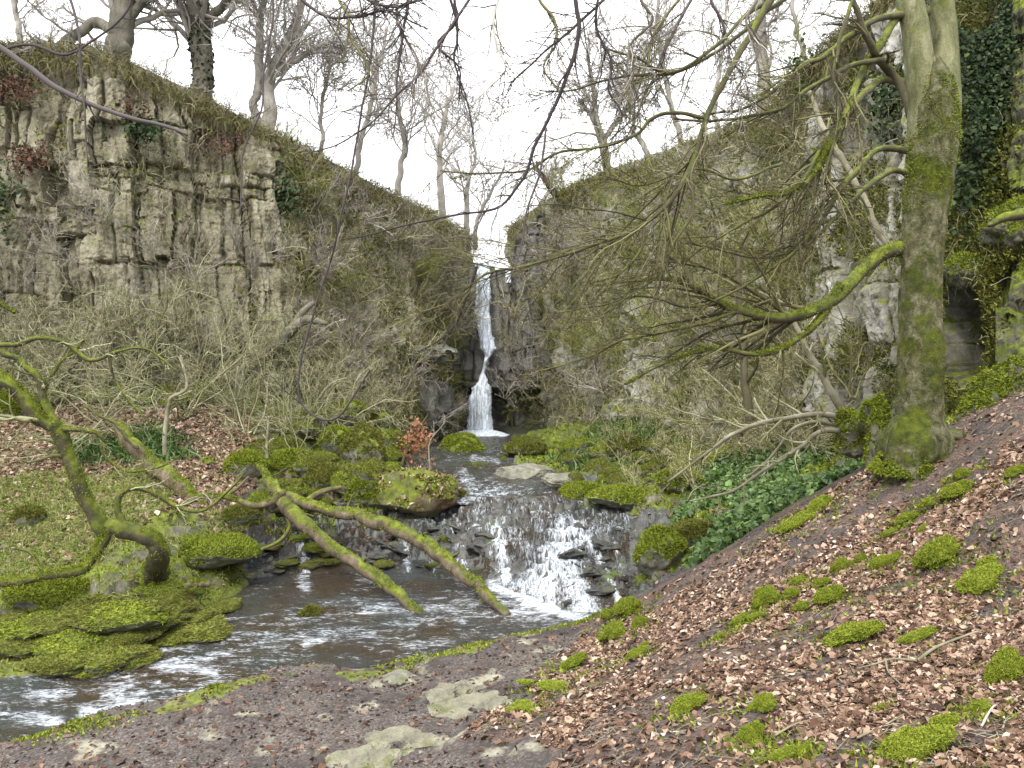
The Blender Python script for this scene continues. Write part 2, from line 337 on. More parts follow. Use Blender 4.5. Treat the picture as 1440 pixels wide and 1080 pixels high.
for x, y, z, k in [(0, 0, -1.75, 'L'), (0, 3, -1.95, 'S'), (3, 3, -1.9, 'L'), (-4, 4, -2.9, 'S'), (-8, 7, -4.85, 'S'), (7, 4, -0.2, 'L'), (8, 8, -.3, 'L'), (-3, 6.5, -4.1, 'S'), (-14, 8, -5.0, 'S'), (1, 6, -3.6, 'S'),
                   (-18, 13, -4.6, 'G'), (-22, 18, -3.0, 'L'), (-20, 24, -1, 'L'), (-14, 10.6, -5.3, 'B'), (-22, 9, -5.3, 'B'), (12, 8, 1.5, 'L'), (14, 3, 3, 'L'), (-10, 0, -4, 'S'), (0, -6, -1.6, 'S'), (16, 14, 2, 'M'),
                   (-8, 34, -1.5, 'M'), (8, 34, -2, 'M'), (0, 44, -3, 'M'), (-16, 30, -1, 'M'), (12, 24, -1, 'M'), (-24, 0, -5, 'S')]:
    pts.append(np.array([x, y, z])); typ.append(k)
pts = np.array(pts)
def _K(d2): return d2*np.log(d2+1e-12)*0.5
_n = len(pts)
_d2 = ((pts[:, None, :2]-pts[None, :, :2])**2).sum(-1)
_A = np.zeros((_n+3, _n+3)); _A[:_n, :_n] = _K(_d2)+np.eye(_n)*0.25
_A[:_n, _n] = 1; _A[:_n, _n+1:] = pts[:, :2]; _A[_n, :_n] = 1; _A[_n+1:, :_n] = pts[:, :2].T
_w = np.linalg.solve(_A, np.concatenate([pts[:, 2], [0, 0, 0]]))
KINDS = 'SLHMGWB'
_one = np.array([[1.0 if t == k else 0.0 for k in KINDS] for t in typ])
def tps(x, y):
    x = np.atleast_1d(x).astype(float).ravel(); y = np.atleast_1d(y).astype(float).ravel(); out = np.empty(len(x))
    for i in range(0, len(x), 20000):
        a = x[i:i+20000]; b = y[i:i+20000]
        d2 = (a[:, None]-pts[None, :, 0])**2+(b[:, None]-pts[None, :, 1])**2
        out[i:i+20000] = _K(d2)@_w[:_n]+_w[_n]+_w[_n+1]*a+_w[_n+2]*b
    return out
def zones(x, y):
    x = np.atleast_1d(x).astype(float).ravel(); y = np.atleast_1d(y).astype(float).ravel()
    xw = x+0.35*fbm(x*1.1, y*1.1, 0, 4, 31); yw = y+0.45*fbm(x*1.1, y*1.1, 0, 4, 77)
    out = np.empty((len(x), len(KINDS)))
    for i in range(0, len(x), 20000):
        d2 = (xw[i:i+20000, None]-pts[None, :, 0])**2+(yw[i:i+20000, None]-pts[None, :, 1])**2
        k = 1/(d2+0.02)**2.2; out[i:i+20000] = (k@_one)/k.sum(1, keepdims=True)
    return out
def poly_z(L, z): return np.array([[(a-720)/F*(-z*F/(b-500)), -z*F/(b-500)] for a, b in L])
LOW = poly_z([(-250, 1120), (-60, 1065), (60, 1035), (130, 1012), (220, 995), (330, 962), (400, 945), (470, 940), (520, 948), (600, 925), (700, 900), (790, 885), (850, 884), (868, 872), (850, 866), (805, 862), (745, 842), (690, 822), (620, 808), (540, 804), (440, 805), (350, 815), (320, 840), (300, 868), (240, 900), (160, 935), (60, 950), (-60, 965), (-300, 1000)], LZ)
UPP = poly_z([(640, 608), (600, 628), (570, 640), (555, 652), (600, 668), (622, 685), (590, 700), (560, 715), (545, 735), (620, 745), (700, 742), (800, 745), (880, 752), (900, 735), (890, 705), (860, 690), (800, 682), (750, 668), (730, 650), (722, 630), (712, 608)], UZ)
def sdist(x, y, poly):
    """signed distance, positive inside"""
    x = np.asarray(x); y = np.asarray(y); out = np.full(x.shape, 1e9); ins = np.zeros(x.shape, bool)
    n = len(poly)
    for i in range(n):
        ax, ay = poly[i]; bx, by = poly[(i+1) % n]
        t = np.clip(((x-ax)*(bx-ax)+(y-ay)*(by-ay))/((bx-ax)**2+(by-ay)**2), 0, 1)
        out = np.minimum(out, np.hypot(x-ax-t*(bx-ax), y-ay-t*(by-ay)))
        c = ((ay > y) != (by > y)) & (x < (bx-ax)*(y-ay)/(by-ay+1e-12)+ax); ins ^= c
    return np.where(ins, out, -out)
def upz(x, y): return -3.62-0.21*np.clip((36-y)/13, 0, 1)-0.135*np.clip(23-y, 0, 5)
def ground(x, y, fine=True):
    x = np.atleast_1d(np.asarray(x, float)).ravel(); y = np.atleast_1d(np.asarray(y, float)).ravel()
    z = tps(x, y)
    zn = zones(x, y); S, L, H, Mo, G, W, B = zn.T
    rk = Mo+W+0.4*B
    big = fbm(x*0.9, y*0.9, 0, 4, 5)
    z = z+big*(0.05+0.22*rk+0.05*G)
    # bedded rock ledges in wet and mossy rock
    lay = (z+0.12*fbm(x*0.7+3, y*0.7, 0, 3, 9))/0.17
    fr = lay-np.floor(lay)
    st = (np.floor(lay)+sst(0.55, 0.95, fr))*0.17
    z = z+W*(0.22*(1-2*np.abs(fbm(x*1.5+y*0.5, y*1.9, 0, 4, 61)))-0.10)
    xr = x*0.8+y*0.35+0.5*fbm(x*0.9, y*0.9, 0, 4, 301); yr = y*0.95-x*0.3+0.5*fbm(x*0.9, y*0.9, 0, 4, 302)
    for sc_, am in ((1.5, 0.30), (3.4, 0.15)):
        ca = np.floor(xr*sc_); cb = np.floor(yr*sc_*1.7+hsh(ca, ca*0, 5)*3); z = z+(hsh(ca, cb, 303)-0.5)*am*(W+0.55*Mo+0.25*S*(sc_ > 2))
    lay = (z+0.16*fbm(x*0.8+3, y*0.8, 0, 4, 9))/0.24; fr = lay-np.floor(lay); st = (np.floor(lay)+sst(0.68, 0.97, fr))*0.24
    z = z+(st-z)*np.clip(0.95*W+0.85*Mo+0.5*S+0.4*B, 0, .92)
    if fine:
        z = z+fbm(x*3.3, y*3.3, 0, 4, 12)*(0.02+0.07*rk+0.03*H)+fbm(x*11, y*11, 0, 3, 18)*(0.010+0.020*rk)
    for poly, wz, nz in ((LOW, LZ, 0.25), (UPP, upz(x, y), 0.35)):
        d = sdist(x, y, poly)+nz*fbm(x*1.3, y*1.3, 0, 4, 41)
        lip = (poly is UPP); lo = poly is LOW
        inn = wz-0.04-0.32*sst(0, 0.9, d)+0.10*fbm(x*1.6, y*1.6, 0, 4, 51)*sst(0.1, 0.6, d)
        near = (y < 21.3) & lip
        z = np.where((d > 0) & ~near, np.minimum(z, inn), z)
        out = wz+np.minimum(-d*0.45, 0.12)
        if lo:
            z = np.where((d <= 0) & (z > wz), wz+0.02+(z-wz)*sst(-0.15, 0.75, -d), z)
        z = np.where((d <= 0) & (d > -1.2) & (z < out) & (~near), out, z)
    return z
def ray(px, py, d0=4.0, d1=45.0, n=500):
    D = np.geomspace(d0, d1, n); x = (px-720)/F*D; z = (500-py)/F*D
    g = ground(x, D, False); k = np.where(z <= g)[0]
    i = k[0] if len(k) else n-1
    return float(D[i])
def at(px, py, **k):
    D = ray(px, py, **k); p = P(px, py, D); return p, D
def gz(x, y): return float(ground([x], [y])[0])

# ground sheet: fine inside the picture, coarser all round
cols = np.concatenate([np.linspace(-2200, -120, 60)[:-1], np.linspace(-120, 1560, 620), np.linspace(1560, 3600, 60)[1:]])
rows = np.concatenate([np.linspace(-8, 3.5, 24)[:-1], np.geomspace(3.5, 9, 90)[:-1], np.geomspace(9, 26, 330)[:-1], np.geomspace(26, 50, 70)])
CC, RR = np.meshgrid(cols, rows)
GX = (CC-720)/F*np.maximum(RR+0.6, 4.1); GY = RR
gx = GX.ravel(); gy = GY.ravel(); gzv = ground(gx, gy)
nr, nc = CC.shape
idx = np.arange(nr*nc).reshape(nr, nc)
quads = np.stack([idx[:-1, :-1], idx[:-1, 1:], idx[1:, 1:], idx[1:, :-1]], -1).reshape(-1, 4)
zn = zones(gx, gy); dlow = sdist(gx, gy, LOW)
nears_ = (gy < 13.5) & (gx < 1.0)
zn[:, 3] = np.maximum(zn[:, 3], 0.95*np.exp(-((dlow+np.where(nears_, 1.0, 0.42))/0.30)**2)*sst(-0.1, 0.25, fbm(gx*1.4, gy*1.4, 0, 3, 66)+0.15))
zc1 = np.stack([zn[:, 1], zn[:, 3], zn[:, 5]+zn[:, 6]], 1)   # leaf, moss, wet
zc2 = np.stack([zn[:, 4], zn[:, 0], zn[:, 2]], 1)            # grass, path, herb
def ground_mat():
    m, t = new_mat('gorge_floor'); v = t.coords()
    a = t.n('ShaderNodeSeparateColor', {0: t.attr('zone').outputs['Color']}); b = t.n('ShaderNodeSeparateColor', {0: t.attr('zone2').outputs['Color']})
    n = t.noise(v, 5, 8, 0.7); nf = t.noise(v, 28, 6, 0.7); nb = t.noise(v, 1.1, 5)
    soil = t.ramp(nf, [(0.3, (0.016, 0.012, 0.010)), (0.52, (0.055, 0.043, 0.038)), (0.75, (0.13, 0.105, 0.095))])
    litter = t.mix(t.ramp(t.noise(v, 2.2, 5), [(0.42, 0.0), (0.58, 1.0)]), soil, t.ramp(nf, [(0.3, (0.025, 0.016, 0.012)), (0.5, (0.10, 0.065, 0.048)), (0.7, (0.22, 0.15, 0.115))]))
    path = t.ramp(nf, [(0.3, (0.022, 0.017, 0.013)), (0.5, (0.078, 0.064, 0.055)), (0.72, (0.24, 0.215, 0.19))]); path = t.mix(t.ramp(t.noise(v, 0.9, 7, 0.7), [(0.40, 0.75), (0.56, 0.0)]), path, (0.030, 0.023, 0.021))
    pale = t.ramp(n, [(0.35, (0.16, 0.15, 0.10)), (0.65, (0.36, 0.345, 0.26))])
    path = t.mix(t.ramp(t.noise(v, 1.3, 6, 0.6), [(0.56, 0.0), (0.63, 0.9)]), path, pale)
    wet = t.ramp(t.math('ADD', t.math('MULTIPLY', n, 0.6), t.math('MULTIPLY', nf, 0.4)), [(0.34, (0.015, 0.015, 0.012)), (0.5, (0.055, 0.055, 0.048)), (0.66, (0.15, 0.15, 0.14))])
    rock = t.ramp(n, [(0.3, (0.04, 0.037, 0.028)), (0.5, (0.11, 0.10, 0.075)), (0.7, (0.24, 0.23, 0.18))])
    wm = up_mask(t, v, -0.42, 0.8, 2.4, 1.2, 0.2)
    wet = t.mix(wm, wet, t.ramp(n, [(0.3, (0.03, 0.045, 0.01)), (0.7, (0.11, 0.15, 0.02))]))
    mossy = t.mix(up_mask(t, v, 0.1, 0.7, 2.2, 1.3), rock, moss_color(t, v))
    grass = t.mix(t.ramp(nb, [(0.45, 0.0), (0.62, 1.0)]), t.ramp(nf, [(0.3, (0.07, 0.095, 0.015)), (0.7, (0.22, 0.26, 0.06))]), litter)
    herb = t.ramp(n, [(0.3, (0.03, 0.04, 0.012)), (0.7, (0.10, 0.13, 0.03))])
    c = soil
    def w(sock): return t.ramp(t.math('ADD', sock, t.math('MULTIPLY', t.math('SUBTRACT', n, 0.5), 0.9)), [(0.36, 0.0), (0.56, 1.0)])
    wl = w(a.outputs[0])
    for sock, col in ((a.outputs[0], litter), (b.outputs[1], path), (b.outputs[0], grass), (b.outputs[2], herb), (a.outputs[1], mossy), (a.outputs[2], wet)):
        c = t.mix(w(sock), c, col)
    h = t.math('ADD', t.noise(v, 9, 8, 0.7), t.math('MULTIPLY', t.noise(v, 45, 4, 0.6), 0.4))
    rough = t.mix(w(a.outputs[2]), (0.85,)*3, (0.28,)*3)
    t.out(c, rough, t.bump(h, 0.7, 0.04), 0.4)
    return m
M['ground'] = ground_mat()
me = mesh_from('gorge_floor', np.stack([gx, gy, gzv], 1), [quads], True, {'zone': zc1, 'zone2': zc2})
tag(link('ground', me, M['ground']), 'sloping gorge floor of leaf litter, moss and bedded rock', kind='structure')

# ------------------------------------------------------------------ cliffs
def smooth_path(L, n):
    w = np.array([P(*a) for a in L]); u = np.linspace(0, 1, n); k = np.linspace(0, 1, len(L))
    s = spline(w, n); lin = np.stack([np.interp(u, k, w[:, c]) for c in range(3)], 1)
    return 0.6*s+0.4*lin
class Cliff:
    def __init__(s, base, top, n, lean=1.0):
        s.b = smooth_path(base, n); s.t = smooth_path(top, n); s.n = n
        s.b[:, 2] -= 0.8
        d = np.gradient(0.5*(s.b+s.t), axis=0); d[:, 2] = 0; d = nrm(d)
        s.nr = np.stack([d[:, 1], -d[:, 0], d[:, 2]*0], 1)
        mid = 0.5*(s.b+s.t)
        sg = np.sign(((np.array([0, 18, 0])-mid)*s.nr).sum(1)); s.nr *= np.where(np.median(sg) == 0, 1, np.median(sg))
        s.S = np.concatenate([[0], np.cumsum(np.linalg.norm(np.diff(mid, axis=0)[:, :2], axis=1))])
        s.prof = None
    def pt(s, u, v):
        """u,v arrays 0..1 -> point, normal, arclength"""
        k = np.asarray(u)*(s.n-1); i = np.clip(k.astype(int), 0, s.n-2); f = (k-i)[..., None]
        b = s.b[i]*(1-f)+s.b[i+1]*f; t = s.t[i]*(1-f)+s.t[i+1]*f; nr = nrm(s.nr[i]*(1-f)+s.nr[i+1]*f)
        S = s.S[i]*(1-f[..., 0])+s.S[i+1]*f[..., 0]
        vv = np.asarray(v)[..., None]
        w = vv**1.0
        if s.prof is not None: w = s.prof(vv)
        p = b+(t-b)*np.concatenate([w, w, vv], -1)
        return p, nr, S
def blocks(S, z, seed, colw=0.7, beds=None, amp=0.45):
    zz = z+0.45*fbm(S*0.35, z*0, 0, 4, seed)+0.12*fbm(S*2, z*2, 0, 4, seed+2)
    mj = np.floor(S/1.9+0.35*fbm(S*0.3, z*0.25, 0, 3, seed+40)); zz = zz+(hsh(mj, mj*0, seed+41)-0.5)*2.6
    if beds is None: beds = np.cumsum(np.random.default_rng(seed).choice([0.45, 1.4, 2.3, 3.0], 40))-8
    b = np.searchsorted(beds, zz.ravel()).reshape(zz.shape)
    lo = beds[np.clip(b-1, 0, len(beds)-1)]; hi = beds[np.clip(b, 0, len(beds)-1)]
    fz = np.minimum(zz-lo, hi-zz)
    Sw = S+0.42*fbm(z*0.45, S*0.6, 0, 5, seed+3)
    cw = colw*(0.6+1.1*hsh(b, b*0+3, seed+1))
    c = np.floor(Sw/cw+hsh(b, b*0, seed)*7); fs = Sw/cw+hsh(b, b*0, seed)*7-c; fd = np.minimum(fs, 1-fs)*cw
    sub = np.floor(fs*2+hsh(c, b, 8)*0.5)
    pr = (hsh(c, b, seed+5)-0.5)*amp+(hsh(c*3+sub, b, seed+6)-0.5)*amp*0.4+(hsh(b, c//3, seed+7)-0.5)*amp*0.9
    g = -0.30*np.exp(-(fd/0.05)**2)*(hsh(c, b, seed+9) > 0.3)-0.20*np.exp(-(fz/0.05)**2)*(hsh(c//2, b, seed+31) > 0.3)
    # occasional missing block: deep dark hole
    g = g-0.55*((hsh(c, b, seed+11) > 0.93))
    big = np.floor(Sw/1.7+0.3); pr = pr+(hsh(big, big*0+1, seed+12)-0.5)*0.9*amp/0.45
    bf = Sw/1.7+0.3-big; g = g-0.35*np.exp(-(np.minimum(bf, 1-bf)*1.7/0.07)**2)*(hsh(big, b, seed+13) > 0.35)
    flut = fbm(Sw*4.2, z*0.55, 0, 4, seed+14); return pr*0.85+g*(0.5+0.9*np.abs(fbm(S*0.7, z*0.7, 0, 3, seed+15)))+0.10*flut
def build_cliff(name, cl, mat, ns, nz, ampf, seed, label, back=45, capn=26, hole=None):
    u = np.linspace(0, 1, ns); v = np.linspace(0, 1, nz)
    U, V = np.meshgrid(u, v)
    p, nr, S = cl.pt(U, V)
    amp, rough = ampf(U, V)
    d = blocks(S, p[..., 2], seed)*amp+blocks(S+3.3, p[..., 2], seed+50, 0.32, np.cumsum(np.random.default_rng(seed+9).choice([.25, .5, .8], 60))-8, 0.22)*amp*0.20+fbm(S*0.5, p[..., 2]*0.5, 0, 3, seed+20)*0.55*rough+fbm(S*2.2, p[..., 2]*1.8, 0, 5, seed+21)*0.28*rough+fbm(S*9, p[..., 2]*7, 0, 3, seed+22)*0.05
    fade = sst(1.0, 0.93, V)*0.85+0.15
    p = p+nr*(d*fade)[..., None]
    if hole is not None: hx, hy = proj(p[..., 0], p[..., 1], p[..., 2]); p = p-nr*(hole[4]*np.exp(-((hx-hole[0])/hole[2])**4-((hy-hole[1])/hole[3])**4))[..., None]
    # top rounds over and runs back as the plateau
    k = np.arange(1, capn+1)/capn
    top = p[-1]; ext = []
    for q in k:
        dd = back*q**2.2; e = top-nr[-1]*dd
        e = e+np.stack([np.zeros(ns), np.zeros(ns), (0.10*np.minimum(dd, 2)-0.035*max(dd-1.5, 0)+0.45*fbm(e[:, 0]*0.9, e[:, 1]*0.9, 0, 5, seed+30)*min(1, dd*1.5))], 1)
        ext.append(e)
    A = np.concatenate([p, np.array(ext)], 0)
    n0, n1 = A.shape[:2]; idx = np.arange(n0*n1).reshape(n0, n1)
    q = np.stack([idx[:-1, :-1], idx[:-1, 1:], idx[1:, 1:], idx[1:, :-1]], -1).reshape(-1, 4)
    me = mesh_from(name, A.reshape(-1, 3), [q], False)
    return tag(link(name, me, mat), label, kind='structure'), p
left = Cliff([(-900, 560, 17), (-500, 560, 20), (-200, 560, 21.5), (0, 555, 23.5), (150, 550, 24), (300, 560, 25), (400, 570, 26), (470, 590, 27.5), (560, 630, 30), (600, 640, 34), (640, 640, 37.5)],
             [(-900, -250, 19), (-500, -100, 22), (-200, 20, 23.5), (0, 58, 25), (130, 66, 25.5), (280, 132, 26.8), (375, 182, 28), (450, 220, 30), (560, 276, 34), (620, 305, 38), (664, 335, 42)], 120)
lp = lambda u: (0.5*(1-sst(0.60, 0.72, u)), )
def amp_left(U, V):
    veg = sst(0.60, 0.74, U)
    return (1.0-0.75*veg), 0.45+0.9*veg*sst(0.0, 0.4, V)
_, left_surf = build_cliff('cliff', left, M['cliff'], 760, 230, amp_left, 3, 'tall grey limestone cliff on the left of the gorge')
right = Cliff([(740, 640, 39), (790, 630, 35), (850, 625, 31), (930, 640, 27), (1030, 655, 23), (1110, 655, 20.5), (1180, 660, 18.7), (1240, 650, 17), (1330, 610, 15.2), (1440, 570, 14), (1700, 520, 12.5), (2300, 470, 11)],
              [(716, 318, 45), (790, 268, 40), (850, 240, 36), (960, 203, 31), (1080, 150, 26.5), (1150, 88, 23.5), (1190, 45, 21.8), (1240, 0, 20), (1330, -80, 18), (1440, -200, 16), (1800, -480, 14), (2500, -700, 12)], 120)
def amp_right(U, V):
    but = sst(0.40, 0.47, U)
    return (0.5+0.4*but), 1.6-0.9*but
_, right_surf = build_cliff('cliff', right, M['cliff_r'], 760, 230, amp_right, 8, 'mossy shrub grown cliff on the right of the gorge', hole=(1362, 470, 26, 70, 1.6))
# head wall behind the waterfall: overhanging lip over a dark recess, notch for the stream
def head_wall():
    ns, nz = 240, 200
    px = np.linspace(560, 840, ns)
    top = np.interp(px, [560, 630, 655, 664, 667, 694, 698, 710, 720, 726, 760, 840], [330, 322, 338, 360, 374, 374, 381, 381, 374, 330, 300, 290])
    A = []
    for j in range(nz):
        v = j/(nz-1)
        row = 650+(top-650)*v
        D = np.interp(row, [300, 374, 480, 505, 520, 545, 560, 650], [40.5, 39.6, 38.0, 37.2, 36.9, 36.7, 38.4, 39.0])
        side = np.clip(np.abs(px-683)/100, 0, 1)
        D2 = np.interp(row, [300, 480, 520, 535, 600, 650], [40, 37.6, 36.6, 37.6, 37.4, 37.4])
        D = D*(1-side)+D2*side
        x = (px-720)/F*D; z = (500-row)/F*D
        d = blocks(x+20, z, 17, 0.8)*0.7+fbm(x*0.9, z*0.9, 0, 4, 61)*0.5
        g = np.exp(-((px-683)/26)**2); d = d*(1-0.75*g)
        A.append(np.stack([x, D-d, z], 1))
    for q in np.arange(1, 18)/17:
        e = A[nz-1].copy(); e[:, 1] += 30*q**2; e[:, 2] += -0.15*np.minimum(q*10, 1); A.append(e)
    A = np.array(A); n0, n1 = A.shape[:2]; idx = np.arange(n0*n1).reshape(n0, n1)
    q = np.stack([idx[:-1, :-1], idx[:-1, 1:], idx[1:, 1:], idx[1:, :-1]], -1).reshape(-1, 4)
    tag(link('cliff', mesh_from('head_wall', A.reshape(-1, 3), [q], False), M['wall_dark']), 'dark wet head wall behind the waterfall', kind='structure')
head_wall()

# ------------------------------------------------------------------ water
def water_mat(name, flow, foam_scale=(1, 1, 1), base=(0.060, 0.038, 0.015), rip=6.0, alpha=0.82, bd=0.22):
    m, t = new_mat(name); v = t.coords(flow); v1 = t.coords()
    fo = t.attr('foam').outputs['Fac']
    n = t.noise(v, rip, 7, 0.65, 0.6); n2 = t.noise(v, rip*4, 5, 0.7, 0.5)
    k = t.math('ADD', t.math('MULTIPLY', n, 0.5), t.math('MULTIPLY', n2, 0.5))
    f = t.math('ADD', t.math('MULTIPLY', t.math('SUBTRACT', k, 0.5), 2.7), fo)
    mask = t.ramp(f, [(0.50, 0.0), (0.72, 0.30), (1.0, 0.92)])
    cw = t.ramp(t.noise(v1, 0.6, 3), [(0.4, base), (0.64, (0.060, 0.070, 0.068))])
    bs = t.n('ShaderNodeBsdfPrincipled', {'Base Color': cw, 'Roughness': 0.13, 'IOR': 1.33, 'Specular IOR Level': 1.0, 'Alpha': alpha, 'Normal': t.bump(k, 1.0, bd)})
    wf = t.n('ShaderNodeBsdfPrincipled', {'Base Color': (0.66, 0.72, 0.78, 1), 'Roughness': 0.5, 'Normal': t.bump(n2, 0.6, 0.05)})
    mx = t.n('ShaderNodeMixShader', {0: mask, 1: bs.outputs[0], 2: wf.outputs[0]})
    t.n('ShaderNodeOutputMaterial', {'Surface': mx.outputs[0]}); return m
def strip(px, py, pl, w):
    """distance falloff to a pixel polyline pl=[(x,y)...] width w"""
    d = np.full(px.shape, 1e9)
    for (ax, ay), (bx, by) in zip(pl[:-1], pl[1:]):
        t = np.clip(((px-ax)*(bx-ax)+(py-ay)*(by-ay))/((bx-ax)**2+(by-ay)**2+1e-9), 0, 1)
        d = np.minimum(d, np.hypot(px-ax-t*(bx-ax), py-ay-t*(by-ay)))
    return np.exp(-(d/w)**2)
M['water_low'] = water_mat('lower_stream_water', (1.0, 2.4, 1), rip=2.6)
M['water_up'] = water_mat('upper_stream_water', (1.6, 1.3, 1), rip=2.5, base=(0.05, 0.04, 0.025))
M['water_casc'] = water_mat('cascade_water', (2.8, 1.1, 1.0), rip=2.8, alpha=0.62, bd=0.16)
def stream_low():
    xs = np.linspace(-20, 5, 620); ys = np.linspace(8.5, 20, 330); X, Y = np.meshgrid(xs, ys)
    x = X.ravel(); y = Y.ravel(); d = sdist(x, y, LOW)
    # flow runs left and towards the viewer: long skewed ripples
    fx = x*0.9+y*0.35; fy = y*1.0-x*0.35
    turb = sst(-5, -9, x)*1.0+0.35
    px, py = proj(x, y, np.full_like(x, LZ))
    boil = strip(px, py, [(700, 810), (780, 835), (830, 860)], 45)
    z = LZ+(0.050*fbm(fx*0.8, fy*2.0, 0, 4, 71)+0.018*fbm(fx*3, fy*6, 0, 3, 72))*(0.35+turb*0.8)+boil*(0.05+0.06*fbm(x*3, y*3, 0, 3, 73))
    foam = 0.9*strip(px, py, [(690, 822), (740, 846), (800, 866), (845, 880)], 13)
    foam = np.maximum(foam, 0.55*strip(px, py, [(720, 845), (800, 870)], 34))
    for pl, w, a in [([(40, 980), (100, 975)], 10, .75), ([(120, 1000), (200, 985), (215, 995)], 11, .9), ([(230, 990), (290, 960), (330, 950)], 12, .55), ([(150, 945), (200, 930), (300, 945)], 10, .8), ([(0, 1005), (80, 1010)], 9, .75),
                     ([(80, 945), (140, 950), (150, 935)], 6, .8), ([(230, 915), (300, 895), (290, 900)], 6, .7), ([(260, 935), (370, 900), (480, 890)], 14, .50), ([(430, 905), (455, 895)], 8, .75), ([(420, 870), (560, 850)], 20, .40), ([(180, 960), (130, 1000)], 14, .7),
                     ([(560, 870), (700, 850)], 22, .44), ([(420, 880), (700, 900)], 30, .36), ([(645, 800), (655, 812)], 10, .7), ([(505, 815), (540, 812)], 6, .6), ([(425, 805), (430, 830)], 8, .6), ([(0, 965), (400, 925)], 40, .42)]:
        foam = np.maximum(foam, a*0.92*strip(px, py, pl, w*1.5))
    foam += 0.25+0.16*fbm(fx*0.9, fy*2, 0, 3, 75)-0.3*foam  # raised base level also paints silver sparkle of reflected sky, besides real foam
    keep = (d > -0.5).reshape(X.shape)
    idx = np.arange(X.size).reshape(X.shape)
    kq = keep[:-1, :-1] & keep[1:, :-1] & keep[:-1, 1:] & keep[1:, 1:]
    q = np.stack([idx[:-1, :-1][kq], idx[:-1, 1:][kq], idx[1:, 1:][kq], idx[1:, :-1][kq]], -1)
    return trim('stream', x, y, z, q, foam, M['water_low'], 'shallow brown and silver stream water running to the left')
def trim(name, x, y, z, q, foam, mat, label):
    used = np.unique(q); mp = np.full(len(x), -1); mp[used] = np.arange(len(used))
    me = mesh_from(name, np.stack([x, y, z], 1)[used], [mp[q]], True, {'foam': foam[used]})
    return tag(link(name, me, mat), label, kind='structure')
stream_low()
def stream_up():
    xs = np.linspace(-5.5, 4.5, 300); ys = np.geomspace(18.6, 38, 420); X, Y = np.meshgrid(xs, ys)
    x = X.ravel(); y = Y.ravel(); d = sdist(x, y, UPP)
    zz = upz(x, y); px, py = proj(x, y, zz)
    z = zz+(0.045*fbm(x*2.2, y*0.9, 0, 4, 81)+0.02*fbm(x*6, y*3, 0, 3, 82))+0.02
    foam = 0.38+0.16*fbm(x*1.5, y*0.7, 0, 3, 83)
    for pl, w, a in [([(600, 728), (700, 720), (860, 735)], 26, .5), ([(665, 645), (700, 650)], 9, .65), ([(640, 720), (690, 690), (720, 700)], 30, .62), ([(655, 609), (698, 609)], 5, 1.3), ([(700, 735), (860, 740)], 14, .55), ([(600, 740), (660, 720)], 20, .55), ([(610, 640), (640, 650)], 8, .4), ([(650, 668), (665, 690), (700, 720)], 16, .66), ([(760, 700), (870, 712)], 10, .5)]:
        foam = np.maximum(foam, a*strip(px, py, pl, w))
    keep = (d > -0.6).reshape(X.shape) & (Y > 21.2)
    idx = np.arange(X.size).reshape(X.shape)
    kq = keep[:-1, :-1] & keep[1:, :-1] & keep[:-1, 1:] & keep[1:, 1:]
    q = np.stack([idx[:-1, :-1][kq], idx[:-1, 1:][kq], idx[1:, 1:][kq], idx[1:, :-1][kq]], -1)
    trim('stream', x, y, z, q, foam, M['water_up'], 'upper stream water between mossy rocks below the waterfall')
stream_up()
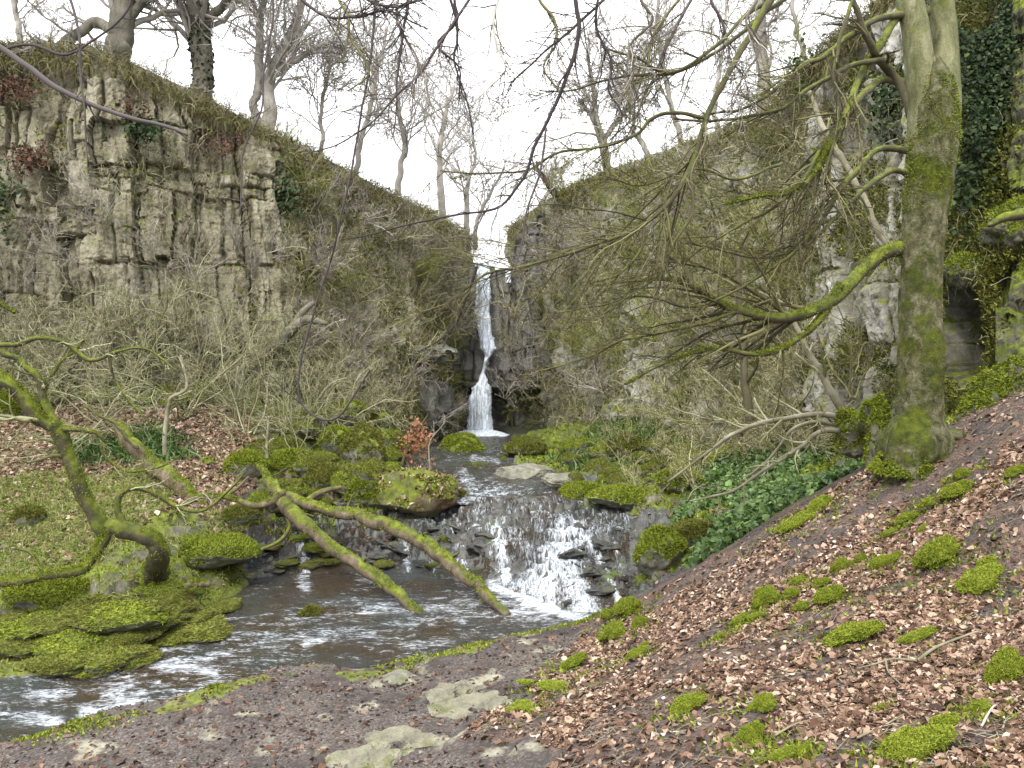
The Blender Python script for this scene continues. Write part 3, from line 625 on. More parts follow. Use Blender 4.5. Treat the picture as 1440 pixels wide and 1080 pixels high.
def cascade():
    n0, n1 = 380, 300
    lip = np.array([P(a, b, d)[:2] for a, b, d in [(350, 775, 18.6), (410, 752, 19.6), (470, 738, 20.5), (540, 728, 20.9), (640, 716, 21.6), (720, 708, 21.8), (800, 708, 21.6), (885, 728, 20.4)]])
    bas = np.array([P(a, b, d)[:2] for a, b, d in [(340, 828, 17.3), (400, 815, 17.8), (470, 808, 18.2), (540, 808, 18.1), (640, 822, 17.3), (720, 845, 16.2), (800, 870, 15.2), (885, 860, 15.1)]])
    L = spline(lip, n0); B = spline(bas, n0); t = np.linspace(0, 1, n1)[:, None, None]
    XY = L[None]*(1-t)+B[None]*t; x = XY[..., 0].ravel(); y = XY[..., 1].ravel()
    g = ground(x, y, False)
    gf = ground(x, y)
    z = 0.35*g+0.65*gf+0.02+0.035*fbm(x*4, y*1.2, 0, 4, 91)-0.05*sst(0.0, 0.35, fbm(x*0.9, y*0.9, 0, 3, 94))
    z = np.maximum(z, LZ-0.02)
    px, py = proj(x, y, z)
    foam = np.full(len(x), 0.27)+0.34*fbm(x*1.2, y*0.6, 0, 3, 92)
    for pl, w, a in [([(697, 745), (706, 780), (712, 815)], 11, .75), ([(712, 740), (740, 770), (760, 800)], 13, .5), ([(800, 745), (775, 795), (765, 850)], 21, .72), ([(805, 745), (795, 800), (825, 862)], 21, .70), ([(770, 785), (730, 842)], 20, .64), ([(600, 722), (720, 712), (880, 730)], 22, .42), ([(640, 740), (860, 745)], 12, .40), ([(820, 750), (848, 795), (872, 850)], 5, .72), ([(860, 745), (875, 810)], 4, .45),
                     ([(645, 765), (652, 800)], 8, .65), ([(425, 770), (432, 815)], 8, .6), ([(640, 745), (700, 735), (690, 760)], 14, .55), ([(570, 765), (573, 805)], 5, .6), ([(600, 765), (610, 800)], 5, .45), ([(680, 735), (860, 742)], 16, .45), ([(840, 750), (800, 760)], 14, .55)]:
        foam = np.maximum(foam, (a+0.14)*strip(px, py, pl, w*1.8))
    z = z+0.10*np.clip(foam-0.5, 0, 1)
    idx = np.arange(n0*n1).reshape(n1, n0)
    q = np.stack([idx[:-1, :-1], idx[:-1, 1:], idx[1:, 1:], idx[1:, :-1]], -1).reshape(-1, 4)
    me = mesh_from('cascade', np.stack([x, y, z], 1), [q], True, {'foam': foam})
    tag(link('cascade', me, M['water_casc']), 'low broad cascade of white water sliding over dark ledges', 'cascade')
cascade()
# waterfall
def fall_mat():
    m, t = new_mat('falling_water'); v = t.coords((5.5, 1, 0.55)); v2 = t.coords((9, 3, 2.5))
    n = t.noise(v, 1.6, 7, 0.7, 0.3); n2 = t.noise(v2, 1.5, 6, 0.75)
    fo = t.attr('rnd').outputs['Fac']
    k = t.math('ADD', t.math('MULTIPLY', n, 0.55), t.math('MULTIPLY', n2, 0.45))
    a = t.ramp(t.math('ADD', k, t.math('SUBTRACT', fo, 0.5)), [(0.40, 0.0), (0.56, 0.85)])
    col = t.ramp(n2, [(0.35, (0.36, 0.43, 0.50)), (0.6, (0.74, 0.79, 0.85))])
    t.out(col, 0.5, t.bump(k, 0.8, 0.08), 0.3, alpha=a); return m
M['fall'] = fall_mat()
def waterfall():
    rows = [368, 385, 400, 440, 470, 490, 500, 510, 525, 538, 546, 560, 580, 600, 613]
    lft = [673, 670, 668, 666, 671, 676, 682, 680, 676, 671, 661, 657, 655, 653, 651]
    rgt = [690, 691, 691, 691, 694, 699, 691, 685, 684, 687, 693, 694, 695, 697, 699]
    Dd = [39.5, 38.9, 38.5, 38.1, 37.6, 37.1, 36.9, 36.7, 36.5, 36.3, 36.15, 36.0, 35.95, 35.9, 35.9]
    root = empty('waterfall', P(675, 612, 35.9), 'tall narrow white waterfall dropping in two stages into the dark pool', 'waterfall')
    segs = [(368, 500, 'upper_fall'), (496, 548, 'middle_chute'), (543, 613, 'lower_fall')]
    for r0, r1, nm in segs:
        mb = MB()
        for lay in range(3):
            n0, n1 = 150, 70
            rr = np.linspace(r0, r1, n0); l = np.interp(rr, rows, lft); r = np.interp(rr, rows, rgt); D = np.interp(rr, rows, Dd)
            w = np.linspace(0, 1, n1)
            l = l+2.2*fbm(rr*0.12, rr*0+lay, 0, 3, 5); r = r+2.2*fbm(rr*0.12, rr*0+lay+9, 0, 3, 6)
            X = l[:, None]*(1-w)+r[:, None]*w
            DD = D[:, None]-0.30*np.sin(w*math.pi)[None]-0.12*lay+0.2*fbm(X*0.25, rr[:, None]*0.02+lay*5, 0, 4, 7)
            Pp = np.stack([(X-720)/F*DD, DD, (500-rr[:, None])/F*DD], -1)
            idx = np.arange(n0*n1).reshape(n0, n1)
            q = np.stack([idx[:-1, :-1], idx[:-1, 1:], idx[1:, 1:], idx[1:, :-1]], -1).reshape(-1, 4)
            edge = np.minimum(w, 1-w)[None]*np.ones((n0, 1))
            fo = 0.30+0.35*sst(0, 0.22, edge)+(0.05 if nm != 'lower_fall' else 0.0)-0.06*lay
            mb.add(Pp.reshape(-1, 3), q, None, fo.ravel())
        part(nm, mb, M['fall'], root)
    mb = MB(); rr = np.linspace(374, 398, 40); w = np.linspace(0, 1, 10)
    X = (711+0.0*rr)[:, None]+w*7; DD = np.interp(rr, [374, 398], [39.4, 38.6])[:, None]+0.0*w
    Pp = np.stack([(X-720)/F*DD, DD-0.3, (500-rr[:, None])/F*DD], -1); idx = np.arange(400).reshape(40, 10)
    mb.add(Pp.reshape(-1, 3), np.stack([idx[:-1, :-1], idx[:-1, 1:], idx[1:, 1:], idx[1:, :-1]], -1).reshape(-1, 4), None, 0.6)
    part('side_trickle', mb, M['fall'], root)
    mb = MB(); rng = np.random.default_rng(3); a = np.linspace(0, 2*math.pi, 48, endpoint=False)
    c = P(675, 610, 35.6); ring = [np.array([[c[0], c[1], UZ+0.25]])]
    for k, rad in enumerate([0.5, 0.9, 1.25]):
        ring.append(np.stack([c[0]+rad*np.cos(a)*(1+.1*rng.random(48)), c[1]+0.6*rad*np.sin(a), np.full(48, -3.62+[0.22, 0.12, -0.02][k])+0.04*rng.random(48)], 1))
    V = np.concatenate(ring); tr = [[0, 1+i, 1+(i+1) % 48] for i in range(48)]; q = []
    for k in range(2):
        for i in range(48): q.append([1+k*48+i, 1+(k+1)*48+i, 1+(k+1)*48+(i+1) % 48, 1+k*48+(i+1) % 48])
    mb.add(V, q, tr, 0.8); part('foam', mb, M['fall'], root)
waterfall()
M['block'] = rocky('grey_streaked_rock', [(0.33, (0.03, 0.03, 0.027)), (0.46, (0.10, 0.098, 0.085)), (0.58, (0.20, 0.195, 0.17)), (0.7, (0.30, 0.295, 0.27))], 1.6, (1, 1, 0.18), moss=(-0.42, 0.9, 1.8), bump=0.8)

# ------------------------------------------------------------------ rocks
def ico(sub=4):
    import bmesh
    bm = bmesh.new(); bmesh.ops.create_icosphere(bm, subdivisions=sub, radius=1.0)
    V = np.array([v.co[:] for v in bm.verts]); T = np.array([[v.index for v in f.verts] for f in bm.faces]); bm.free(); return V, T
ICO4 = ico(5); ICO3 = ico(4)
def rock_shape(seed, sx, sy, sz, angular=0.5, base=ICO4, amp=0.22):
    V, T = base; V = V.copy(); r = np.random.default_rng(seed)
    for _ in range(int(10+8*angular)):                     # facets: flatten against random planes
        n = nrm(r.normal(size=3)); d = 0.62+0.3*r.random()
        k = V@n; V = V-np.maximum(k-d, 0)[:, None]*n*angular*1.3
    q = V*1.0
    V = V*(1+amp*fbm(q[:, 0]*1.7+seed, q[:, 1]*1.7, q[:, 2]*1.7, 4, seed)+0.05*fbm(q[:, 0]*8, q[:, 1]*8, q[:, 2]*8, 3, seed+3))[:, None]
    return V*np.array([sx, sy, sz]), T
def vnormals(V, T):
    n = np.cross(V[T[:, 1]]-V[T[:, 0]], V[T[:, 2]]-V[T[:, 0]]); N = np.zeros_like(V)
    for i in range(3): np.add.at(N, T[:, i], n)
    return nrm(N)
def tufts(V, T, count, ln, wd, rng, upmin=-0.2, thr=None, curl=0.95):
    n = np.cross(V[T[:, 1]]-V[T[:, 0]], V[T[:, 2]]-V[T[:, 0]]); ar = np.linalg.norm(n, axis=1); n = nrm(n)
    ok = n[:, 2] > upmin
    p = ar*ok; p = p/p.sum()
    f = rng.choice(len(T), count, p=p); a = rng.random((count, 2)); s = np.sqrt(a[:, :1]); b = a[:, 1:]
    X = V[T[f, 0]]*(1-s)+V[T[f, 1]]*s*(1-b)+V[T[f, 2]]*s*b
    if thr is not None:
        k = fbm(X[:, 0]*2.5, X[:, 1]*2.5, X[:, 2]*2.5, 3, 9) > thr; X = X[k]; f = f[k]
    return blades(X, n[f], ln, wd, rng, curl)
def blades(X, N, ln, wd, rng, curl=0.5):
    c = len(X); d = nrm(N+rng.normal(size=(c, 3))*curl); s = nrm(np.cross(d, rng.normal(size=(c, 3))))
    L = (ln*(0.5+rng.random(c)))[:, None]; w = (wd*(0.6+0.8*rng.random(c)))[:, None]
    V = np.stack([X-s*w*0.5, X+s*w*0.5, X+d*L], 1)
    return V.reshape(-1, 3), np.arange(c*3).reshape(c, 3), np.repeat(rng.random(c), 3)
def strands(X, D0, ln, wd, rng, n=4, droop=0.25, wander=0.2):
    """curved ribbons"""
    c = len(X); d = nrm(D0+rng.normal(size=(c, 3))*wander); s = nrm(np.cross(d, rng.normal(size=(c, 3))))
    st = (ln*(0.4+rng.random(c))/n)[:, None]; w = (wd*(0.6+0.8*rng.random(c)))[:, None]
    pts_ = [X]; 
    for i in range(n):
        pts_.append(pts_[-1]+d*st); d = nrm(d+np.array([0, 0, -droop])+rng.normal(size=(c, 3))*wander)
    A = []
    for i, p in enumerate(pts_):
        ww = w*(1-0.85*i/n); A += [p-s*ww*0.5, p+s*ww*0.5]
    V = np.stack(A, 1).reshape(-1, 3); m = 2*(n+1); b = (np.arange(c)*m)[:, None]
    q = np.concatenate([b+np.array([2*i, 2*i+1, 2*i+3, 2*i+2]) for i in range(n)])
    return V, q, np.repeat(rng.random(c), m)

# boulders: (px, py of base centre, width px, height px, material, label)
BO = [
 (508, 662, 66, 70, 'boulder', 'tall bright mossy boulder standing above the leafy bank', 1.0),
 (572, 722, 118, 66, 'boulder_leafy', 'broad rounded boulder capped with moss and fallen leaves beside the stream', 1.0),
 (652, 646, 62, 34, 'boulder', 'green mossy boulder just below the waterfall pool', 1),
 (735, 684, 96, 28, 'stone', 'flat pale grey slab lying across the middle of the stream', 1),
 (790, 684, 50, 20, 'stone', 'flat dark sided slab joined to the right of the pale slab', 1),
 (668, 668, 54, 14, 'boulder', 'low mossy flat rock mid stream nearest the pale slab', 1),
 (652, 678, 44, 12, 'boulder', 'small low mossy rock below the flat mid stream rock', 1),
 (820, 710, 66, 34, 'boulder', 'domed mossy rock on the right side of the stream', 1),
 (880, 712, 90, 26, 'boulder', 'long low mossy rock running to the right bank', 1),
 (740, 640, 60, 20, 'boulder', 'low grey green rock under the right foot of the waterfall', 1),
 (692, 640, 30, 14, 'boulder', 'small mossy stone in the stream under the waterfall', 1),
 (668, 702, 42, 20, 'wet', 'dark mossy stone pair left of the silver riffle', 1),
 (640, 706, 34, 16, 'boulder', 'squat mossy stone between the leafy boulder and the riffle', 1),
 (625, 668, 36, 14, 'wet', 'dark wet stone in the still pool left of the stream', 1),
 (470, 640, 60, 46, 'boulder', 'mossy boulder left of the tall bright boulder', 1),
 (430, 620, 60, 40, 'boulder', 'dull mossy boulder high on the left boulder field', 1),
 (340, 672, 56, 42, 'boulder', 'lone mossy boulder at the left end of the boulder field', 1),
 (395, 668, 60, 36, 'boulder', 'mossy boulder behind the root end of the logs', 1),
 (450, 690, 60, 38, 'boulder', 'mossy boulder above the fork of the fallen logs', 1),
 (500, 706, 50, 34, 'boulder', 'mossy boulder against the leaf capped boulder', 1),
 (480, 600, 60, 40, 'boulder', 'mossy boulder at the foot of the left cliff', 1),
 (530, 610, 48, 34, 'boulder', 'mossy boulder between cliff foot and orange leaved sapling', 1),
 (550, 640, 44, 26, 'boulder', 'flat topped mossy boulder under the orange leaved sapling', 1),
 (500, 575, 50, 40, 'boulder', 'uppermost mossy boulder of the left boulder field', 1),
 (35, 740, 40, 26, 'boulder', 'small mossy stone on the left grassy bank', 1),
 (8, 590, 40, 40, 'boulder', 'mossy stone cut by the left edge of the photo', 1),
 (292, 655, 16, 12, 'boulder', 'tiny mossy stone alone on the leafy bank', 1),
 (330, 735, 60, 24, 'boulder', 'mossy hump on the bank left of the fallen logs', 1),
 (290, 800, 110, 46, 'boulder', 'large overhanging mossy hummock at the edge of the stream bank', 1),
 (55, 865, 110, 50, 'boulder', 'mossy bank hummock beneath the low left branch', 1),
 (436, 890, 34, 34, 'boulder', 'small mossy topped stone standing in the lower stream', 1),
 (452, 895, 26, 24, 'stone', 'pale wedge of stone leaning on the mossy topped stone', 1),
 (440, 905, 26, 14, 'wet', 'dark wet stone at the foot of the mossy topped stone', 1),
 (500, 862, 30, 14, 'stone', 'pale angular stone by the end of the left fallen log', 1),
 (505, 880, 36, 10, 'stone', 'low flat pale stone under the left fallen log end', 1),
 (560, 962, 56, 12, 'stone', 'flat rock with moss on the near edge of the stream', 1),
 (880, 640, 60, 30, 'boulder', 'mossy rock at the foot of the right thicket', 1),
 (960, 690, 60, 34, 'boulder', 'mossy rock above the right bank of the stream', 1),
 (930, 800, 70, 60, 'boulder', 'mossy rock shoulder behind the crest of the leafy slope', 1),
 (975, 770, 60, 40, 'boulder', 'mossy rock beside the green herbs', 1),
]
def moss_cap(root, V, T, loc, n, ln, rng, mat, upmin=0.15, thr=-0.15):
    v, t, r = tufts(V, T, n, ln, ln*0.45, rng, upmin, thr); mb = MB(); mb.add(v, None, t, r)
    return tag(link('moss', mb.mesh('moss'), mat, root), kind='stuff')
for i, (px, py, w, h, mt, lab, fl) in enumerate(BO):
    p, D = at(px, py); s = D/F
    root = empty('boulder' if w > 40 else 'stone', (p[0], p[1]+w*s*0.25, p[2]-0.02), lab, 'boulder' if w > 40 else 'stone')
    flat = h < w*0.4
    V, T = rock_shape(100+i, w*s*0.56, w*s*0.5, h*s*(0.62 if not flat else 0.7), 0.75 if mt != 'boulder' else 0.55, ICO3 if w < 60 else ICO4)
    V[:, 2] += h*s*0.38
    mb = MB(); mb.add(V, None, T); rk_ = link('rock', mb.mesh('rock', mt.startswith('boulder')), M[mt], root)
    if mt == 'boulder':
        a_ = 4*(w*s)*(h*s)
        moss_cap(rk_, V, T, None, int(min(12000, 3500+3500*a_)), 0.035+0.0012*D, np.random.default_rng(i), M['moss'] if i % 3 else M['moss_dull'], 0.0, -0.35)
    if mt == 'boulder_leafy':
        rg = np.random.default_rng(5); v, t, r = tufts(V, T, 1500, 0.11, 0.09, rg, 0.2, -0.1, curl=3.0); m2 = MB(); m2.add(v, None, t, r); link('fallen_leaves', m2.mesh('fallen_leaves'), M['leaf'], root)
        moss_cap(root, V, T, None, 7000, 0.07, rg, M['moss'], 0.0, 0.0)

r = np.random.default_rng(404)
RK = []
for k in range(7):
    V, T = rock_shape(500+k, 1, .9, .72, 0.6, ICO3, .3); mb = MB(); mb.add(V, None, T); me1 = mb.mesh('rock'); me1.materials.append(M['boulder'])
    v, t_, rr = tufts(V, T, 3500, .09, .04, r, 0.0, -.4); mb = MB(); mb.add(v, None, t_, rr); me2 = mb.mesh('moss'); me2.materials.append(M['moss'] if k % 2 else M['moss_dull']); RK.append((me1, me2))
def field(n, bx, sz, lab, grp):
    for _ in range(n):
        px = r.uniform(bx[0], bx[2]); py = r.uniform(bx[1], bx[3]); p, D = at(px, py); s = D/F*r.uniform(*sz)*0.5
        root = empty('boulder', (p[0], p[1], p[2]+s*.2), lab, 'boulder', grp); root.scale = (s, s, s*r.uniform(.6, 1.1)*(.45 if 'ledge' in lab else 1)); root.rotation_euler = (0, 0, r.random()*6.28)
        a, b = RK[r.integers(7)]; o1 = link('rock', a, None, root); link('moss', b, None, o1)
field(46, (345, 600, 560, 715), (24, 66), 'mossy boulder among many in the heap above the fallen logs', 'heaped mossy boulders left of the stream')
field(14, (350, 650, 460, 722), (20, 44), 'mossy stone piled round the upper ends of the fallen logs', 'stones round the log ends')
field(22, (560, 618, 760, 700), (14, 34), 'small mossy stone along the edges of the upper stream', 'small stones in the upper stream')
field(24, (800, 632, 985, 684), (22, 50), 'mossy rock along the right bank of the upper stream', 'rocks of the right bank')
field(16, (0, 540, 330, 572), (24, 50), 'mossy rock along the foot of the left cliff', 'rocks at the left cliff foot')
WK = []
for k in range(5):
    V, T = rock_shape(700+k, 1, .8, .5, 1.1, ICO3, .5); mb = MB(); mb.add(V, None, T); me1 = mb.mesh('wet_rock', False); me1.materials.append(M['wet']); WK.append(me1)
for n_, bx in ((16, (530, 745, 680, 802)), (3, (730, 732, 890, 745)), (20, (330, 765, 560, 806)), (9, (845, 760, 895, 835)), (10, (800, 770, 850, 850)), (8, (400, 850, 640, 880))):
    for _ in range(n_):
        px = r.uniform(bx[0], bx[2]); py = r.uniform(bx[1], bx[3]); p, D = at(px, py); sz_ = D/F*r.uniform(14, 46)*.5
        o = bpy.data.objects.new('wet_rock', WK[r.integers(5)]); C.objects.link(o); o.location = (p[0], p[1], p[2]+sz_*.05); o.scale = (sz_*1.2, sz_, sz_*r.uniform(.5, .9)); o.rotation_euler = (r.normal()*.2, r.normal()*.2, .4+r.normal()*.4)
        tag(o, 'dark angular wet rock sticking out of the ledges round the cascade', 'rock', 'wet rocks of the cascade ledges')
field(34, (-20, 865, 290, 945), (50, 130), 'flat mossy ledge stone along the left edge of the lower stream', 'mossy ledge stones of the left bank')
field(10, (220, 835, 330, 880), (40, 90), 'flat mossy ledge stone where the left bank meets the pool', 'mossy ledge stones by the pool')
field(12, (300, 740, 640, 800), (16, 44), 'mossy stone on the wet ledges under the fallen logs', 'stones on the wet ledges')

# mossy bedded bank shelves at left and flat slabs on the near path are rocks of their own
SL = [(670, 1000, 110, 26, 'long pale flat slab set in the muddy path'), (560, 1050, 120, 30, 'broad pale slab in the path nearest the bottom edge'), (505, 1074, 70, 22, 'pale slab corner at the bottom edge of the path'), (620, 985, 50, 14, 'small pale slab above the long slab'), (640, 975, 60, 14, 'thin slab at the upper end of the path')]
for i, (px, py, w, h, lab) in enumerate(SL):
    p, D = at(px, py); s = D/F
    V, T = rock_shape(300+i, w*s*0.65, h*s*2.0, 0.16, 1.1, ICO4, 0.6); lz_ = np.floor((V[:, 1]*1.2+V[:, 0]*.5)*4+2*fbm(V[:, 0]*2, V[:, 1]*2, 0, 3, i))*.012; V[:, 2] = np.minimum(V[:, 2], 0.03+0.03*V[:, 0]+lz_+0.02*fbm(V[:, 0]*4, V[:, 1]*4, 0, 4, i))
    mb = MB(); mb.add(V, None, T); o = link('rock_slab', mb.mesh('rock_slab', False), M['slab'], None, (p[0], p[1], gz(p[0], p[1])+0.0)); tag(o, lab, 'rock slab', 'pale slabs in the path'); o.rotation_euler = (0.05, -0.08, 0.35)

for px, py, w_, h_, D, lab in [(604, 604, 78, 92, 33.2, 'bare grey rock block streaked by water left of the waterfall'), (600, 512, 104, 34, 33.0, 'dark overhanging rock lip above the bare grey block')]:
    s_ = D/F; V, T = rock_shape(w_, w_*s_*.5, 1.1, h_*s_*.5, 1.2, ICO4, .35); V[:, 2] += h_*s_*.45
    if h_ > 50: V[:, 1] += 0.5
    else: V[:, 1] -= .25
    mb = MB(); mb.add(V, None, T); o = link('rock_block', mb.mesh('rock_block', False), M['block'], None, P(px, py, D)); tag(o, lab, 'rock')
# ------------------------------------------------------------------ moss clumps on the near slope
def make_clump(seed):
    r = np.random.default_rng(seed); mb = MB(); Vs = []; Ts = []; k = 0
    for j in range(4+seed % 3):
        V, T = rock_shape(seed*10+j, 0.5, 0.42, 0.30, 0.15, ICO4 if j == 0 else ICO3, 0.55); V = V*(1+0.10*fbm(V[:, 0]*14, V[:, 1]*14, V[:, 2]*14, 3, seed+j))[:, None]
        if j: V = V*(0.45+0.3*r.random())+np.array([r.normal()*0.38, r.normal()*0.25, 0.02])
        Vs.append(V); Ts.append(T+k); k += len(V)
    V = np.concatenate(Vs); T = np.concatenate(Ts)
    mb.add(V, None, T, 0.25)
    v, t, rr = tufts(V, T, 15000, 0.055, 0.030, r, -0.3, None, 0.9); mb.add(v, None, t, 0.2+0.8*rr)
    return mb.mesh('moss_clump')
CLM = [make_clump(s) for s in range(5)]
MC = [(1200, 905, 80, 34, 'wide mossy hummock in the middle of the leafy slope'), (1322, 800, 60, 50, 'tall bright moss hump on the leafy slope below the tree'), (1385, 830, 62, 34, 'rounded moss hump left of the right photo edge'), (1170, 850, 48, 36, 'moss hump left of the tall bright hump'), (1083, 850, 36, 34, 'leftmost moss hump of the mid slope row'), (1112, 845, 24, 26, 'small moss hump touching the leftmost one of the row'),
      (1182, 805, 26, 22, 'small moss hump above the mid slope row'), (1245, 798, 34, 26, 'moss hump at the upper right of the mid slope row'), (1212, 792, 18, 20, 'narrow moss tuft beside the upper right hump'), (1125, 822, 22, 16, 'small moss tuft on the upper slope'), (1155, 828, 24, 18, 'flat moss tuft between two humps'), (1420, 960, 60, 50, 'large moss hump cut by the right edge of the photo'),
      (1295, 1065, 90, 50, 'ragged moss patch at the bottom edge right of centre'), (1058, 1045, 44, 36, 'round bright moss hump near the bottom edge'), (1078, 1000, 36, 28, 'moss hump above the round bright one'), (965, 1003, 50, 28, 'slanting moss patch left of the lower humps'), (1100, 1075, 40, 20, 'moss hump on the bottom edge'), (1130, 1060, 18, 14, 'little moss tuft near the bottom edge'),
      (884, 868, 40, 44, 'upright mossy stump top on the slope crest by the pool'), (866, 898, 34, 30, 'moss lobe under the upright mossy top'), (898, 885, 24, 22, 'small moss lobe on the slope side of the mossy top'), (805, 940, 36, 22, 'moss cushion on the path edge above the slabs'), (896, 925, 30, 18, 'moss tuft on the slope below the mossy top'), (780, 970, 50, 14, 'long thin moss cushion along the slope edge'), (740, 1000, 40, 12, 'thin moss strip lowest on the slope edge'),
      (1012, 900, 20, 14, 'lone moss tuft on the left of the slope'), (1040, 878, 26, 14, 'low moss tuft in pale leaves'), (1063, 872, 24, 12, 'low moss tuft beside its twin in pale leaves'), (1350, 700, 50, 30, 'moss hump high on the slope under the mossy boulder'), (1357, 672, 20, 18, 'small moss top above the high hump'), (1275, 735, 30, 18, 'moss tuft on the upper slope right of the tree'), (1300, 748, 18, 12, 'little moss tuft on the upper slope'), (1252, 755, 20, 14, 'moss tuft below the tree roots'),
      (1240, 1000, 20, 12, 'faint moss tuft among twigs'), (1385, 1000, 30, 16, 'dark moss tuft near the right bottom corner'), (1430, 670, 30, 20, 'moss tuft at the right edge high on the slope'), (1290, 905, 50, 18, 'thin worn moss patch behind the fallen stick'), (1120, 745, 50, 18, 'bright moss pad on the crest of the slope'), (1155, 715, 40, 18, 'bright moss pad on the crest nearer the tree')]
for i, (px, py, w, h, lab) in enumerate(MC):
    p, D = at(px, py); s = D/F
    o = link('moss_clump', CLM[i % 5], M['moss'], None, (p[0], p[1]+w*s*0.2, gz(p[0], p[1]+w*s*0.2)+h*s*0.25))
    o.scale = (w*s*0.9, w*s*0.8, h*s*1.1); o.rotation_euler = (0, -0.45 if px > 800 else 0, i*1.3 % 0.9-0.4)
    tag(o, lab, 'moss', 'moss cushions on the leafy slope')

# ------------------------------------------------------------------ ground cover
def scatter(n, kind, pxr, Dr, rng, thr=0.4, near=1.0):
    px = rng.uniform(pxr[0], pxr[1], n); D = (rng.uniform(Dr[0]**near, Dr[1]**near, n))**(1/near)
    x = (px-720)/F*D; y = D
    z_ = zones(x, y)[:, [KINDS.index(k) for k in kind]].sum(1)
    patch = 0.35*fbm(x*1.6, y*1.6, 0, 4, 19)
    k = z_+patch > thr; x = x[k]; y = y[k]
    z = ground(x, y); k = (sdist(x, y, LOW) < 0) & ((sdist(x, y, UPP) < 0)); x = x[k]; y = y[k]; z = z[k]
    e = 0.05; gx_ = (ground(x+e, y, False)-ground(x-e, y, False))/(2*e); gy_ = (ground(x, y+e, False)-ground(x, y-e, False))/(2*e)
    N = nrm(np.stack([-gx_, -gy_, np.ones_like(gx_)], 1))
    return np.stack([x, y, z], 1), N
def leaves(X, N, size, rng, tilt=0.45):
    c = len(X); n = nrm(N+rng.normal(size=(c, 3))*tilt); d = nrm(np.cross(n, rng.normal(size=(c, 3)))); s = np.cross(n, d)
    L = (size*np.clip(np.exp(rng.normal(0, .32, c)), .4, 2.0))[:, None]; w = L*(0.30+0.12*rng.random((c, 1))); fold = L*rng.uniform(-0.15, 0.3, (c, 1)); curl = L*rng.uniform(-0.05, 0.25, (c, 1))
    b = X-d*L*0.5+n*0.01; tp = X+d*L*0.5+n*(0.01+curl)
    V = np.stack([b, X-d*L*0.15-s*w+n*fold, X+d*L*0.2-s*w*0.8+n*(fold+curl*.5), tp, X+d*L*0.2+s*w*0.8+n*(fold+curl*.5), X-d*L*0.15+s*w+n*fold], 1).reshape(-1, 3)
    bs = (np.arange(c)*6)[:, None]; q = np.concatenate([bs+np.array([0, 3, 2, 1]), bs+np.array([0, 5, 4, 3])])
    return V, q, np.repeat(np.clip(rng.normal(0.47, 0.28, c), 0, 1), 6)
rg = np.random.default_rng(21)
mb = MB()
X, N = scatter(210000, 'L', (560, 1600), (4.6, 13.0), rg, 0.50, 1.4)
pt_ = fbm(X[:, 0]*0.8+X[:, 1]*0.25, X[:, 1]*1.5-X[:, 0]*0.7, 0, 5, 88, 0.62); dens = np.clip(0.20+3.6*(pt_+0.01), 0.06, 0.92)*(1-0.55*sst(9.6, 11.2, X[:, 1])); k_ = rg.random(len(X)) < dens; X = X[k_]; N = N[k_]
X[:, 2] += 0.015*rg.random(len(X)); v, q, r = leaves(X, N, 0.060, rg, 0.5); mb.add(v, q, None, r)
X, N = scatter(16000, 'S', (0, 1000), (8.0, 13.0), rg, 0.85, 1.4); k_ = rg.random(len(X)) < 0.22; v, q, r = leaves(X[k_], N[k_], 0.060, rg, .8); mb.add(v, q, None, r*0.6)
X, N = scatter(60000, 'LG', (-200, 520), (13.5, 25.0), rg, 0.45, 1.2); v, q, r = leaves(X, N, 0.10, rg, 0.6); mb.add(v, q, None, r)
X, N = scatter(14000, 'MHW', (-100, 1440), (10.0, 28.0), rg, 0.75, 1.2); v, q, r = leaves(X, N, 0.08, rg, 0.6); mb.add(v, q, None, r*.8)
tag(link('leaf_litter', mb.mesh('leaf_litter', False), M['leaf']), 'pinkish brown fallen beech leaves covering the slopes', 'leaf litter', kind='stuff')
mb = MB()
X, N = scatter(60000, 'M', (-150, 1440), (9, 20.0), rg, 0.42, 1.2); v, t, r = blades(X, N, 0.07, 0.03, rg, 0.6); mb.add(v, None, t, r)
X, N = scatter(50000, 'MH', (300, 1440), (17, 34.0), rg, 0.45, 1.0); v, t, r = blades(X, N, 0.12, 0.05, rg, 0.7); mb.add(v, None, t, r*0.75)
for px, py, w_, h_, lab in MC:
    p, D = at(px, py); m = int(260+9*w_); a = p[0]+rg.normal(size=m)*w_*D/F*.62; b = p[1]+w_*D/F*.2+rg.normal(size=m)*w_*D/F*.8; k = fbm(a*5, b*5, 0, 3, 4) > -.1; a = a[k]; b = b[k]
    v, t, r = blades(np.stack([a, b, ground(a, b)+.004], 1), np.tile([-.4, -.3, 1.0], (len(a), 1)), .045, .03, rg, .8); mb.add(v, None, t, r)
LOWN = LOW[0:15]; m = 15000; i = rg.integers(1, 14, m); f = rg.random((m, 1)); q_ = LOWN[i-1]*(1-f)+LOWN[i]*f; off = rg.normal(-1.0, .22, m); a = q_[:, 0]; b = q_[:, 1]+off; k = fbm(a*1.3, b*1.3, 0, 4, 66) > 0.08; a = a[k]; b = b[k]
v, t, r = blades(np.stack([a, b, ground(a, b)+.003], 1), np.tile([0, 0, 1.0], (len(a), 1)), .035, .025, rg, .9); mb.add(v, None, t, r)
tag(link('ground_moss', mb.mesh('ground_moss'), M['moss']), 'short yellow green moss over the banks and ledges', 'moss', kind='stuff')
mb = MB()
X, N = scatter(90000, 'G', (-200, 520), (14, 21.0), rg, 0.42, 1.2); v, q, r = strands(X, N, 0.20, 0.014, rg, 3, 0.5, 0.45); mb.add(v, q, None, r)
